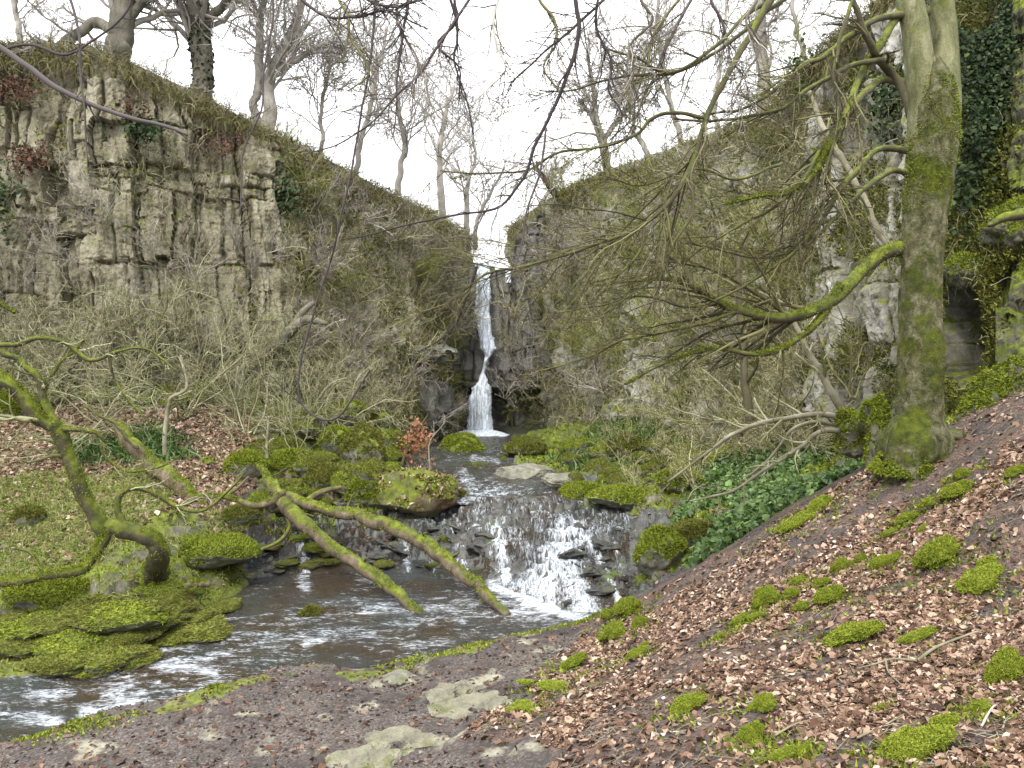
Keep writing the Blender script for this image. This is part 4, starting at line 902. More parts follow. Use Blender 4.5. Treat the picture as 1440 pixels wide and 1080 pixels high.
X, N = scatter(20000, 'LM', (-200, 600), (13, 26.0), rg, 0.75, 1.2); v, q, r = strands(X, N, 0.22, 0.012, rg, 3, 0.6, 0.45); mb.add(v, q, None, 0.4+r*.6)
tag(link('grass', mb.mesh('grass'), M['grass']), 'short green and straw grass on the left bank', 'grass', kind='stuff')
mb = MB()
X, N = scatter(8000, 'H', (930, 1260), (13.5, 22.0), rg, 0.55, 1.0)
for k in range(3):
    d = nrm(N*0.7+rg.normal(size=N.shape)*0.7); Xs = X+d*0.14*rg.random((len(X), 1)); v, q, r = leaves(Xs, nrm(N+np.array([-.1, -.5, .2])), 0.125, rg, 0.8); mb.add(v, q, None, r)
for k in range(1):
    d = nrm(N*0.9+rg.normal(size=N.shape)*0.5); v, q, r = strands(X, d, 0.20, 0.05, rg, 3, 0.5, 0.2); mb.add(v, q, None, r*.6)
X, N = scatter(2500, 'H', (740, 960), (22.0, 32.0), rg, 0.40, 1.0); v, q, r = strands(X, N, 0.5, 0.05, rg, 3, 0.6, 0.5); mb.add(v, q, None, r*.8)
tag(link('herb_layer', mb.mesh('herb_layer'), M['herb']), 'lush green wild garlic leaves in the hollow under the right cliff', 'wild garlic', kind='stuff')
mb = MB()
for cx, cy, w, n in [(120, 640, 30, 700), (200, 640, 55, 1200), (150, 530, 70, 1100), (190, 560, 30, 350), (215, 620, 40, 500), (1200, 660, 14, 60)]:
    pp = []
    for _ in range(n):
        a = rg.normal(cx, w*0.55); b = rg.normal(cy, 11)
        pp.append((a, b))
    Ds = ray(cx, cy); D = Ds*(1-(np.array([b for a, b in pp])-cy)/900)
    x = (np.array([a for a, b in pp])-720)/F*D; z = ground(x, D); Xs = np.stack([x, D, z+0.05], 1)
    v, q, r = strands(Xs, np.tile([0, -.3, 1.0], (n, 1)), 0.42, 0.05, rg, 3, 0.5, 0.6); mb.add(v, q, None, r*.75)
tag(link('fern_patch', mb.mesh('fern_patch'), M['herb']), 'dark green low ferns in patches on the left bank', 'ferns', kind='stuff')
# small twigs and debris on the slope
mb = MB(); X, N = scatter(3400, 'L', (400, 1500), (5.2, 12.5), rg, 0.5, 1.3)
d = nrm(np.cross(N, rg.normal(size=N.shape))); L = 0.03+0.16*rg.random((len(X), 1))**2
Pt = np.stack([X-d*L, X+N*0.015+rg.normal(size=X.shape)*0.012, X+d*L], 1)+np.array([0, 0, 0.015]); tubes(mb, Pt, np.repeat(rg.uniform(0.0015, 0.004, (len(X), 1)), 3, 1), 3)
tag(link('twig_litter', mb.mesh('twig_litter'), M['dead_wood']), 'small fallen twigs scattered over the leafy slope', 'twig litter', kind='stuff')
mb = MB(); V0, T0 = ico(1)
def gritty(n, kind, pxr, Dr, lo, hi, thr, seed):
    X, N = scatter(n, kind, pxr, Dr, rg, thr, 1.3); kk = rg.random(len(X)) < np.clip(0.35+1.6*fbm(X[:, 0]*1.5, X[:, 1]*1.5, 0, 3, seed), .08, 1); X = X[kk]; m = len(X)
    sz = (lo+(hi-lo)*rg.random((m, 1))**3)[:, None]; V = V0[None]*sz*rg.uniform(.6, 1.3, (m, 1, 3))*np.array([1.2, 1, .6])*(1+.35*rg.normal(size=(m, len(V0), 1))*.6)+X[:, None]
    mb.add(V.reshape(-1, 3), None, (T0[None]+(np.arange(m)*len(V0))[:, None, None]).reshape(-1, 3), np.repeat(rg.random(m), len(V0)))
gritty(26000, 'S', (-150, 1000), (8.0, 13.2), .006, .030, .5, 7); gritty(26000, 'L', (600, 1550), (4.8, 12.8), .006, .022, .5, 8); gritty(3500, 'WM', (200, 980), (15.5, 21), .015, .07, .8, 9)
tag(link('soil_crumbs', mb.mesh('soil_crumbs', False), M['crumb']), 'dark crumbs of soil and grit on the path and slope', 'grit', kind='stuff')
# larger fallen sticks that can be told apart
def stick(pl, r, lab, mat='dead_wood', sub=None, lift=0.03):
    w = []
    for a, b in pl:
        p, D = at(a, b); w.append([p[0], p[1], gz(p[0], p[1])+lift, r/F*D])
    s = spline(np.array(w), 16); mb = MB(); tubes(mb, s[:, :3], s[:, 3]*np.linspace(1, .5, 16), 5)
    root = empty('fallen_stick', s[0, :3], lab, 'stick'); part('stem', mb, M[mat], root)
    if sub:
        for q_ in sub:
            w = []
            for a, b in q_:
                p, D = at(a, b); w.append([p[0], p[1], gz(p[0], p[1])+lift, r/F*D*.7])
            s = spline(np.array(w), 10); mb = MB(); tubes(mb, s[:, :3], s[:, 3]*np.linspace(1, .5, 10), 5); part('branch', mb, M[mat], root)
stick([(1290, 936), (1315, 920), (1345, 908), (1375, 898)], 2.6, 'pale forked stick lying across the leafy slope', sub=[[(1290, 936), (1255, 933), (1230, 942), (1205, 948)], [(1245, 935), (1250, 955), (1268, 972)]], lift=0.05)
stick([(1205, 1045), (1240, 1028), (1275, 1010)], 1.8, 'thin pale twig near the bottom right moss patch')
stick([(1022, 1005), (1060, 990), (1100, 980)], 1.6, 'dark thin stick above the round moss hump', 'twig_grey')
stick([(1380, 1030), (1400, 1000), (1440, 985)], 1.6, 'thin stick in the right bottom corner', 'twig_grey')
stick([(1090, 1040), (1120, 1025), (1160, 1012)], 1.8, 'straight broken stick between the lower humps')

# ------------------------------------------------------------------ traced trees
def tree_part(root, nm, X, R, mat, sides=10, lump=0.18, seed=1):
    mb = MB(); tubes(mb, X, R, sides, lump=lump, seed=seed); return part(nm, mb, mat, root)
def moss_on(root, X, R, n, mat, rng, ln=0.03, side=None):
    i = rng.integers(0, len(X)-1, n); f = rng.random((n, 1)); c = X[i]*(1-f)+X[i+1]*f; r = (R[i]*(1-f[:, 0])+R[i+1]*f[:, 0])[:, None]
    T = nrm(X[i+1]-X[i]); w = rng.normal(size=(n, 3)); w[:, 2] += 0.9; w = nrm(w-T*np.sum(w*T, -1, keepdims=True))
    s = c+w*r*1.04
    if isinstance(root, bpy.types.Object) and root.type == 'MESH': sub = True
    else: sub = False
    k = fbm(s[:, 0]*2.2, s[:, 1]*2.2, s[:, 2]*2.2, 4, 3) > -0.12
    v, t, rr = blades(s[k], w[k], ln, ln*0.5, rng, 0.6); mb = MB(); mb.add(v, None, t, rr)
    return tag(link('moss', mb.mesh('moss'), mat, root) if sub else part('moss', mb, mat, root), kind='stuff')
rt = np.random.default_rng(55)
TD = 11.9
beech = empty('beech_tree', P(1288, 655, TD), 'tall forked beech with a thick mossy trunk on the right slope', 'tree')
X, R = limb([(1288, 668, TD, 62), (1290, 640, TD, 47), (1292, 600, TD, 39), (1295, 500, TD, 34), (1294, 400, TD, 31), (1302, 300, TD, 33), (1311, 220, TD, 37), (1313, 160, TD, 36), (1311, 115, TD, 30), (1309, 84, TD, 16)], 120); R = R*0.85
mb = MB(); tubes(mb, X, R, 40, lump=0.13, seed=4)
# root flares
for a0, dx, dy, ln in [(0, -1, -.3, .9), (1, -.6, -.8, .8), (2, .9, -.3, .9), (3, .4, -.9, .7), (4, -.9, .6, .9), (5, -0.2, -1, .6)]:
    b = P(1290, 620, TD); ln *= .72; e = b+np.array([dx, dy, 0])*ln; zz = gz(e[0], e[1])-0.06
    pl = spline(np.array([[b[0]+dx*.12, b[1]+dy*.12, b[2]+.25, .26], [b[0]+dx*.34, b[1]+dy*.34, b[2]-.12, .20], [e[0]-dx*.15, e[1]-dy*.15, zz+.08, .10], [e[0]+dx*.2, e[1]+dy*.2, zz-.05, .05]]), 18)
    tubes(mb, pl[:, :3], pl[:, 3], 14, lump=0.25, seed=a0)
trunk = part('trunk', mb, M['beech'], beech)
moss_on(trunk, X[:75], R[:75], 9000, M['moss_dull'], rt, 0.022)
moss_on(trunk, X[66:108], R[66:108], 11000, M['moss'], rt, 0.026)
moss_on(trunk, X[:14], R[:14]*1.12, 14000, M['moss'], rt, 0.04)
for st in ([(1304, 270, TD, 20), (1300, 200, TD, 23), (1298, 150, TD, 23), (1293, 90, TD, 21.5), (1287, 40, TD, 20), (1280, 0, TD, 19.5), (1268, -120, TD, 17), (1240, -400, TD, 10)],
           [(1312, 280, TD, 20), (1322, 210, TD, 24), (1328, 150, TD, 23), (1329, 90, TD+.05, 20), (1328, 40, TD+.1, 18.5), (1325, 0, TD+.1, 18), (1330, -150, TD, 16), (1370, -420, TD, 9)]):
    Xs, Rs = limb(st, 50); Rs = Rs*.9; tree_part(beech, 'stem', Xs, Rs, M['beech_up'], 24, 0.06)
BR = [  # (px,py,D,r)
 ('limb_moss', [(1300, 342, 11.95, 10), (1260, 350, 11.95, 10.5), (1215, 378, 11.7, 9.5), (1180, 415, 11.2, 9), (1140, 440, 11, 8), (1095, 447, 10.8, 7), (1045, 438, 10.6, 6), (1010, 425, 10.5, 5), (975, 402, 10.4, 4), (930, 392, 10.3, 2.6), (860, 400, 10.2, 1.5)], 16),
 ('limb_moss', [(1182, 400, 11.2, 6), (1150, 452, 11, 5), (1110, 484, 10.9, 4), (1060, 498, 10.7, 3.6), (1010, 492, 10.6, 3), (950, 505, 10.5, 2), (880, 540, 10.4, 1.3)], 12),
 ('limb', [(1303, 205, 11.6, 11), (1280, 150, 11.3, 8), (1250, 105, 11.1, 6.5), (1225, 65, 11, 5), (1205, 20, 10.9, 4), (1190, -40, 10.9, 3)], 6),
 ('limb_moss', [(1282, -20, 11.8, 6), (1262, 20, 11.5, 6), (1235, 65, 11.3, 5.5), (1210, 105, 11.1, 5), (1190, 160, 10.9, 4.8), (1168, 205, 10.7, 4.5), (1145, 245, 10.6, 4), (1110, 270, 10.4, 3.4), (1070, 272, 10.3, 2.4), (1020, 290, 10.2, 1.5)], 14),
 ('limb', [(1290, 110, 11.7, 7), (1245, 112, 11.4, 5.5), (1220, 128, 11.2, 5), (1195, 155, 11, 4.5), (1160, 205, 10.8, 4), (1130, 250, 10.6, 3), (1085, 290, 10.5, 2.4), (1020, 330, 10.3, 1.6), (940, 380, 10.2, 1.2)], 16),
 ('limb', [(1285, 5, 11.8, 6), (1240, 25, 11.5, 4.5), (1195, 50, 11.2, 4), (1160, 80, 11, 3.6), (1130, 90, 10.9, 3), (1100, 120, 10.8, 2.5), (1050, 150, 10.7, 2), (980, 165, 10.5, 1.5)], 14),
 ('limb', [(1240, 85, 11.4, 4), (1200, 92, 11.1, 3.6), (1160, 110, 10.9, 3.2), (1120, 135, 10.7, 3), (1085, 158, 10.6, 2.5), (1020, 168, 10.4, 2), (950, 165, 10.2, 1.5)], 14),
 ('limb', [(1285, 205, 11.6, 6), (1245, 208, 11.3, 4.5), (1210, 235, 11.1, 4), (1185, 262, 11, 3.8), (1155, 310, 10.8, 3.2), (1120, 350, 10.6, 2.6), (1070, 390, 10.4, 2), (990, 430, 10.2, 1.3)], 16),
 ('limb', [(1285, 262, 11.6, 5), (1262, 240, 11.4, 4), (1225, 262, 11.1, 3.6), (1180, 300, 10.9, 3), (1130, 345, 10.7, 2.4), (1060, 360, 10.5, 1.8), (960, 340, 10.2, 1.2)], 14),
 ('limb', [(1200, 0, 10.8, 3), (1180, 60, 10.7, 2.6), (1172, 110, 10.6, 2.4), (1180, 160, 10.6, 2), (1165, 230, 10.5, 1.6), (1120, 330, 10.4, 1.2)], 10),
 ('limb', [(1110, -60, 10.2, 6), (1085, 0, 10, 5.5), (1058, 45, 9.9, 5), (1035, 85, 9.8, 4.6), (1005, 135, 9.7, 4.2), (985, 190, 9.6, 3.8), (970, 240, 9.5, 3.4), (935, 290, 9.4, 3), (895, 318, 9.4, 2.8), (840, 340, 9.3, 2.4), (790, 360, 9.3, 2.2), (735, 375, 9.2, 2), (690, 385, 9.2, 1.8), (640, 420, 9.2, 1.4), (590, 460, 9.2, 1)], 26),
 ('limb', [(1180, -60, 10.6, 4), (1100, 0, 10.3, 3.2), (1040, 50, 10, 2.8), (990, 85, 9.8, 2.4), (940, 105, 9.7, 2), (880, 110, 9.6, 1.6), (800, 130, 9.5, 1.2), (760, 128, 9.5, 1)], 14),
 ('limb', [(1085, 5, 10.1, 3.4), (1050, 20, 9.9, 3), (1010, 60, 9.7, 2.6), (965, 95, 9.6, 2.4), (930, 100, 9.6, 2), (900, 85, 9.5, 1.6), (850, 70, 9.5, 1.2)], 12),
 ('limb', [(990, 165, 9.6, 3), (955, 160, 9.5, 2.8), (920, 168, 9.5, 2.6), (895, 190, 9.4, 2.4), (840, 208, 9.3, 2.1), (780, 215, 9.3, 1.9), (740, 240, 9.2, 1.6), (690, 246, 9.2, 1.3), (620, 240, 9.2, 1)], 18),
 ('limb', [(970, 240, 9.5, 2.6), (975, 300, 9.5, 2.2), (950, 340, 9.4, 1.8), (930, 380, 9.4, 1.4), (880, 420, 9.4, 1), (800, 470, 9.4, .8)], 12),
 ('limb', [(905, 316, 9.4, 2.2), (900, 355, 9.4, 1.8), (870, 385, 9.4, 1.4), (830, 400, 9.4, 1.1)], 8),
 ('limb', [(1100, 230, 10.4, 2.4), (1040, 250, 10.2, 2), (980, 240, 10, 1.6), (900, 260, 9.8, 1.2), (850, 250, 9.7, 1)], 14),
 ('limb', [(1110, 445, 10.9, 2.6), (1060, 410, 10.7, 2.2), (1000, 380, 10.5, 1.8), (930, 370, 10.3, 1.2), (870, 360, 10.2, 1)], 10),
 ('limb', [(1040, 438, 10.6, 2.6), (980, 460, 10.4, 2.2), (900, 470, 10.2, 1.8), (830, 500, 10.1, 1.3), (760, 520, 10, 1)], 12),
 ('limb', [(1010, 425, 10.5, 2.6), (960, 430, 10.4, 2.1), (900, 415, 10.3, 1.7), (840, 430, 10.1, 1.2), (770, 440, 10, 1)], 12),
]
tw = MB(); tw2 = MB()
for i, (mt, pl, nch) in enumerate(BR):
    if pl[0][0] > 1276: a0 = pl[0]; pl = [(1304, a0[1]+12, 12.0, a0[3]*1.15)]+[(u_[0], u_[1], 11.97 if u_[0] > 1240 else (u_[2]+.2 if u_[0] > 1200 else u_[2]), u_[3]) for u_ in pl[1:]]
    Xs, Rs = limb(pl, 46, 0.05, rt)
    mb = MB(); tubes(mb, Xs, Rs, 9, lump=0.22, seed=i); bo = part('branch', mb, M[mt], beech)
    if mt == 'limb_moss': moss_on(bo, Xs, Rs, 4200, M['moss'], rt, 0.026)
    a, ra = grow(Xs, Rs, int(nch*1.35), 0.28, 0.62, 9, 0.085, -0.03, 0.46, 0.33, 1.0, 0.0046, 0.3, rt)
    b, rb = grow(a, ra, 7, 0.50, 0.62, 7, 0.11, -0.02, 0.55, 0.15, 1.0, 0.0040, 0.3, rt)
    c, rc = grow(b, rb, 4, 0.5, 0.6, 4, 0.15, 0.0, 0.6, 0.2, 1.0, 0.0034, 0.3, rt)
    for z_, r_, s_ in ((a, ra, 5), (b, rb, 4), (c, rc, 3)): tubes(tw, z_, r_, s_)
o = part('twigs', tw, M['twig_r'], beech); o['kind'] = 'stuff'

# left mossy tree
ld = 14.2
lt = empty('mossy_tree', P(215, 806, ld+.3), 'low crooked moss covered tree arching from the left bank', 'tree')
D0 = ray(216, 818)
LB = [
 ([(212, 830, D0, 46), (216, 812, D0, 30), (219, 794, (D0+14.4)/2, 20), (222, 775, 14.4, 16), (208, 756, 14.2, 15), (178, 745, 14.1, 15), (145, 742, 14, 14)], 'trunk'),
 ([(150, 748, 14, 13), (130, 718, 13.9, 13), (105, 670, 13.8, 12.5), (90, 630, 13.7, 12.5), (74, 598, 13.6, 14), (50, 584, 13.5, 13), (28, 556, 13.4, 12), (0, 530, 13.3, 12), (-70, 490, 13.1, 11), (-140, 470, 13, 9)], 'branch'),
 ([(146, 742, 14, 12), (138, 772, 13.9, 10), (118, 800, 13.8, 10), (75, 808, 13.7, 9), (25, 814, 13.6, 9), (-40, 830, 13.5, 9), (-120, 845, 13.3, 8)], 'branch'),
 ([(172, 745, 14.1, 8), (164, 712, 14.1, 6), (176, 690, 14.1, 5), (205, 688, 14.1, 4.5), (245, 712, 14.2, 4), (285, 720, 14.2, 3.2), (320, 690, 14.3, 2.2), (345, 660, 14.4, 1.4)], 'branch'),
 ([(78, 600, 13.6, 9), (60, 565, 13.6, 7), (54, 530, 13.5, 6), (30, 508, 13.5, 6), (0, 495, 13.4, 5), (-60, 470, 13.3, 4)], 'branch'),
 ([(68, 580, 13.6, 5), (66, 545, 13.6, 4), (80, 515, 13.6, 3.5), (104, 496, 13.7, 2.5), (118, 480, 13.7, 1.5)], 'branch'),
 ([(-20, 490, 13.4, 4), (20, 482, 13.5, 4), (55, 474, 13.5, 4.2), (90, 484, 13.6, 4), (128, 506, 13.6, 3.6), (165, 495, 13.7, 3), (205, 491, 13.8, 2.2), (250, 520, 13.9, 1.3)], 'branch'),
 ([(90, 600, 13.6, 5), (120, 606, 13.7, 4), (142, 614, 13.8, 3.2), (150, 640, 13.9, 3), (180, 662, 14, 2.6), (220, 658, 14.1, 1.8), (250, 640, 14.1, 1.2)], 'branch'),
 ([(60, 800, 13.8, 4), (40, 778, 13.8, 3), (15, 765, 13.8, 3), (-30, 755, 13.7, 3)], 'branch'),
 ([(155, 497, 13.7, 2.4), (165, 540, 13.8, 2), (195, 580, 13.9, 1.8), (232, 615, 14, 1.3)], 'branch'),
 ([(20, 440, 13.3, 3), (-10, 425, 13.2, 3), (-60, 430, 13.2, 3)], 'branch'),
]
tw = MB()
for i, (pl, nm) in enumerate(LB):
    Xs, Rs = limb(pl, 64, 0.07, rt); Rs = Rs*0.78; mb = MB(); tubes(mb, Xs, Rs, 18 if i < 3 else 9, lump=0.45, seed=40+i)
    if i == 0:
        for dx, dy in ((-.5, -.2), (.6, .1), (.2, -.5), (-.3, .4)):
            b = P(217, 808, D0-.05); pl2 = spline(np.array([[b[0], b[1], b[2], .16], [b[0]+dx*.6, b[1]+dy*.6, gz(b[0]+dx*.6, b[1]+dy*.6)+.06, .11], [b[0]+dx*1.3, b[1]+dy*1.3, gz(b[0]+dx*1.3, b[1]+dy*1.3)-.02, .05]]), 14)
            tubes(mb, pl2[:, :3], pl2[:, 3], 10, lump=.3, seed=i)
    bo = part(nm, mb, M['limb_moss'], lt)
    moss_on(bo, Xs, Rs*1.02, 7000 if i < 3 else 1500, M['moss'], rt, 0.028 if i < 3 else .018)
    if i not in (0, 2):
        a, ra = grow(Xs, Rs, 9, 0.28, 0.9, 7, 0.2, 0.04, 0.35, 0.25, 1.0, 0.006, 0.1, rt)
        b, rb = grow(a, ra, 5, 0.55, 0.8, 6, 0.25, 0.02, 0.6, 0.15, 1.0, 0.0045, 0.1, rt)
        c, rc = grow(b, rb, 3, 0.55, 0.7, 5, 0.25, 0.0, 0.6, 0.2, 1.0, 0.0036, 0.1, rt)
        for z_, r_, s_ in ((a, ra, 5), (b, rb, 4), (c, rc, 3)): tubes(tw, z_, r_, s_)
o = part('twigs', tw, M['twig_tan'], lt); o['kind'] = 'stuff'

# fallen logs
def log(pl, lab, subs=(), mat='log', n=90, mossn=6500, lump=0.42):
    Xs, Rs = limb(pl, n, 0.10, rt); Rs = Rs*0.78; root = empty('fallen_log', Xs[-1], lab, 'log')
    mb = MB(); tubes(mb, Xs, Rs, 18, lump=lump, seed=len(lab)); bo = part('trunk', mb, M[mat], root)
    moss_on(bo, Xs, Rs*.98, mossn, M['moss'], rt, 0.03)
    if mossn > 3000:
        tw = MB(); a, ra = grow(Xs, Rs, 7, 0.09, 1.0, 6, 0.25, 0.05, .3, .1, .95, .008, 0, rt); tubes(tw, a, ra, 6, lump=.3); b, rb = grow(a, ra, 3, .5, .8, 4, .25, 0, .5, .3, 1, .005, 0, rt); tubes(tw, b, rb, 4); part('twigs', tw, M['limb'], root)['kind'] = 'stuff'
    for s in subs:
        Xb, Rb = limb(s, 24, 0.03, rt); Rb = Rb*.8; mb = MB(); tubes(mb, Xb, Rb, 10, lump=.25, seed=3); part('branch', mb, M[mat], root)
log([(366, 655, 19.9, 5), (376, 672, 19.4, 7), (390, 694, 18.9, 9), (415, 725, 18.1, 13), (445, 752, 17.6, 11), (490, 785, 17.1, 11), (540, 822, 16.4, 11), (592, 862, 15.6, 8)], 'left fallen log slanting from the bank down into the stream', [[(388, 675, 19.2, 3.5), (394, 695, 18.7, 5), (404, 725, 18.2, 4.5), (405, 745, 18, 3.5), (385, 765, 17.8, 3), (340, 780, 17.6, 2)]])
log([(385, 690, 19.2, 8), (430, 706, 18.8, 9), (480, 720, 18.4, 10), (540, 737, 18, 12), (600, 766, 17.3, 12.5), (640, 797, 16.7, 11), (680, 832, 16, 9), (716, 866, 15.3, 7)], 'right longer fallen log slanting into the pool below the cascade', [[(640, 795, 16.7, 7), (655, 815, 16.4, 6), (668, 826, 16.2, 5), (682, 836, 16, 4)], [(430, 706, 18.8, 6), (452, 692, 19, 5), (480, 686, 19.3, 4)]])
log([(165, 600, 19.5, 10), (190, 630, 19.3, 13), (225, 658, 19.0, 14), (262, 690, 18.7, 14), (285, 712, 18.5, 8)], 'short decaying log furred with moss on the leafy left bank', lump=.3)
log([(368, 512, 25.4, 12), (392, 484, 25, 11), (412, 462, 24.7, 10), (436, 450, 24.5, 7), (460, 456, 24.3, 4)], 'dark crooked trunk leaning out from the foot of the left cliff', [[(405, 470, 24.8, 8), (425, 440, 24.8, 6), (442, 425, 24.9, 4)]], 'bare_trunk', mossn=1500)
log([(250, 720, 17.6, 4), (285, 700, 17.6, 5), (330, 704, 17.7, 5), (370, 708, 17.8, 6), (400, 690, 18, 6)], 'thin mossy branch wood lying in front of the boulder field', [[(300, 704, 17.6, 4), (330, 690, 17.8, 3), (350, 670, 17.9, 2)]])
log([(195, 628, 18.9, 4), (170, 600, 18.9, 3.5), (140, 585, 18.8, 3), (120, 570, 18.7, 2)], 'bare dead branch propped on the decaying log', mat='limb', mossn=300)
log([(262, 826, 14.7, 5), (280, 822, 14.8, 7), (298, 820, 14.9, 5)], 'short mossy root end beside the crooked tree foot', mossn=900)

# thin bare trunks and dead stems against the right cliff
def stemtree(pl, lab, nm='bare_sapling', cat='sapling', mat='dead_wood', twig='twig_tan', n=8, group=None, L=0.25, lv=2, rmin=0.005):
    Xs, Rs = limb(pl, 36, 0.06, rt); root = empty(nm, Xs[0], lab, cat, group)
    mb = MB(); tubes(mb, Xs, Rs, 8, lump=.15, seed=2); part('trunk', mb, M[mat], root)
    if n:
        tw = MB(); a, ra = grow(Xs, Rs, n, L, 0.75, 7, 0.15, 0.02, 0.55, 0.2, 1, rmin, 0.2, rt); tubes(tw, a, ra, 4)
        b, rb = grow(a, ra, 5, 0.5, 0.7, 5, 0.2, 0.0, 0.6, 0.2, 1, rmin*.8, 0.2, rt); tubes(tw, b, rb, 3)
        if lv > 2: c, rc = grow(b, rb, 4, 0.5, 0.7, 4, 0.2, 0.0, 0.6, 0.2, 1, rmin*.7, 0.2, rt); tubes(tw, c, rc, 3)
        o = part('twigs', tw, M[twig], root); o['kind'] = 'stuff'
    return root
stemtree([(1250, 348, 14.5, 5), (1225, 305, 14.8, 5), (1195, 245, 15.2, 4.5), (1160, 180, 15.6, 4), (1135, 125, 16, 3)], 'pale dead pole leaning against the right rock buttress', n=4)
stemtree([(1208, 600, 13.8, 6), (1180, 570, 13.9, 6), (1152, 520, 14, 5), (1128, 475, 14.1, 4), (1105, 430, 14.2, 3), (1070, 410, 14.3, 2)], 'pale peeling stem leaning left from the mossy stump', n=10)
stemtree([(1208, 592, 13.7, 5), (1150, 582, 13.6, 4), (1090, 590, 13.6, 3.4), (1040, 606, 13.7, 3), (990, 640, 13.8, 2), (940, 680, 14, 1.2)], 'long bare shoot arching left over the herbs, upper one', n=16, lv=3)
stemtree([(1210, 608, 13.7, 5), (1155, 607, 13.5, 3.5), (1130, 626, 13.5, 3), (1085, 655, 13.6, 2.6), (1030, 690, 13.8, 2), (970, 705, 14, 1.3)], 'long bare shoot arching left over the herbs, lower one', n=14, lv=3)
stemtree([(1204, 610, 13.8, 4), (1170, 596, 13.8, 3), (1120, 600, 13.9, 2.4), (1085, 640, 14, 2), (1050, 670, 14, 1.5)], 'short bare shoot between the two long arching shoots', n=12, lv=3)
stemtree([(1054, 590, 17.5, 7), (1048, 540, 17.5, 6), (1046, 480, 17.6, 5.5), (1040, 420, 17.7, 5), (1036, 350, 17.8, 4)], 'slim brown trunk standing before the right cliff', 'young_tree', 'tree', 'limb', 'twig_r', 10, lv=3)
stemtree([(232, 640, 17, 3), (235, 580, 17, 3.2), (240, 560, 17, 2.6), (262, 545, 17, 2), (255, 500, 17, 1.5)], 'thin whitish sapling stem on the left bank', 'sapling', 'sapling', 'dead_wood', 'twig_tan', 10, lv=3)
stemtree([(375, 655, 21, 2.5), (374, 620, 21, 2), (378, 585, 21, 1.6)], 'slender bare sapling rising behind the logs', 'sapling', 'sapling', 'dead_wood', 'twig_tan', 8, lv=2)
stemtree([(604, 700, 21, 1.0), (606, 660, 21, .9), (606, 620, 21, .8), (628, 590, 21, .5)], 'slender grey sapling before the waterfall pool', 'sapling', 'sapling', 'dead_wood', 'twig_grey', 7, lv=2)
# sapling with orange dead leaves
ro = stemtree([(565, 655, 22.5, 2.5), (575, 630, 22.5, 2), (590, 605, 22.5, 1.6), (600, 585, 22.5, 1)], 'small sapling keeping its orange dead leaves left of the waterfall pool', 'sapling', 'sapling', 'limb', 'twig_r', 9, lv=2)
mb = MB(); Xs, Rs = limb([(565, 655, 22.5, 2.5), (590, 605, 22.5, 1.6)], 10); a, ra = grow(Xs, Rs, 16, 0.9, 1.1, 7, 0.2, -.03, .6, .2, 1, .006, .5, rt)
pp = a.reshape(-1, 3); pp = np.repeat(pp, 4, 0)+rt.normal(size=(len(pp)*4, 3))*0.12; v, q, r = leaves(pp, np.tile([0, -.5, 1.0], (len(pp), 1)), .085, rt, 1.0); mb.add(v, q, None, r); part('leaves', mb, M['orange_leaf'], ro)

# overhanging branches from trees out of frame
def overhang(pl, lab, n=14, mat='twig_dark', L=0.2, lv=3, rmin=0.0032, up=-0.02, group=None):
    Xs, Rs = limb(pl, 46, 0.04, rt); root = empty('overhanging_branch', Xs[0], lab, 'branch', group)
    mb = MB(); tubes(mb, Xs, Rs, 7, lump=.15, seed=2); part('branch', mb, M[mat], root)
    if n:
        tw = MB(); a, ra = grow(Xs, Rs, n, L, 0.7, 7, 0.10, up, 0.55, 0.2, 1, rmin, 0.3, rt); tubes(tw, a, ra, 4)
        b, rb = grow(a, ra, 4, 0.5, 0.65, 5, 0.12, up, 0.6, 0.2, 1, rmin*.85, 0.3, rt); tubes(tw, b, rb, 3)
        if lv > 2: c, rc = grow(b, rb, 3, 0.5, 0.6, 4, 0.12, up, 0.6, 0.2, 1, rmin*.75, 0.3, rt); tubes(tw, c, rc, 3)
        o = part('twigs', tw, M[mat], root); o['kind'] = 'stuff'
overhang([(-60, 30, 8, 5), (0, 70, 8, 4.5), (50, 104, 8, 4), (100, 134, 8, 3.6), (160, 158, 8, 3), (220, 174, 8, 2.6), (266, 190, 8, 2.2)], 'dark bare branch slanting in from the upper left edge', 3, L=0.14, lv=2)
overhang([(-20, 75, 8.4, 2), (40, 62, 8.4, 2), (90, 75, 8.4, 2), (130, 55, 8.4, 1.6), (175, 20, 8.4, 1.6), (190, -30, 8.4, 1.6)], 'thin dark shoot crossing above the slanting branch', 6, L=0.16)
overhang([(90, -30, 8, 2), (108, 40, 8, 1.8), (113, 100, 8, 1.6), (120, 160, 8, 1.3), (125, 225, 8, 1)], 'thin twig hanging down at the upper left', 8, L=0.14)
overhang([(380, -30, 9, 1.8), (384, 30, 9, 1.6), (372, 110, 9, 1.4), (368, 160, 9, 1.3), (342, 220, 9, 1.1), (335, 300, 9, .9)], 'thin twig hanging before the twin cliff top trees', 8, L=0.12)
overhang([(620, -40, 9, 2.2), (640, 20, 9, 2), (644, 60, 9, 1.8), (640, 85, 9, 1.6), (655, 130, 9, 1.2), (665, 190, 9, .9)], 'forked twig hanging in the sky left of centre', 8, 'twig_dark', L=0.2)
overhang([(800, -60, 8.5, 4), (808, 0, 8.5, 3.4), (812, 50, 8.5, 3.2), (800, 100, 8.5, 2.9), (775, 160, 8.5, 2.6), (755, 200, 8.5, 2.4), (735, 250, 8.5, 2.1), (700, 290, 8.5, 1.8), (640, 302, 8.5, 1.5), (570, 315, 8.5, 1.2), (490, 335, 8.5, .9)], 'long hanging branch curving down from the top centre', 14, L=0.14)
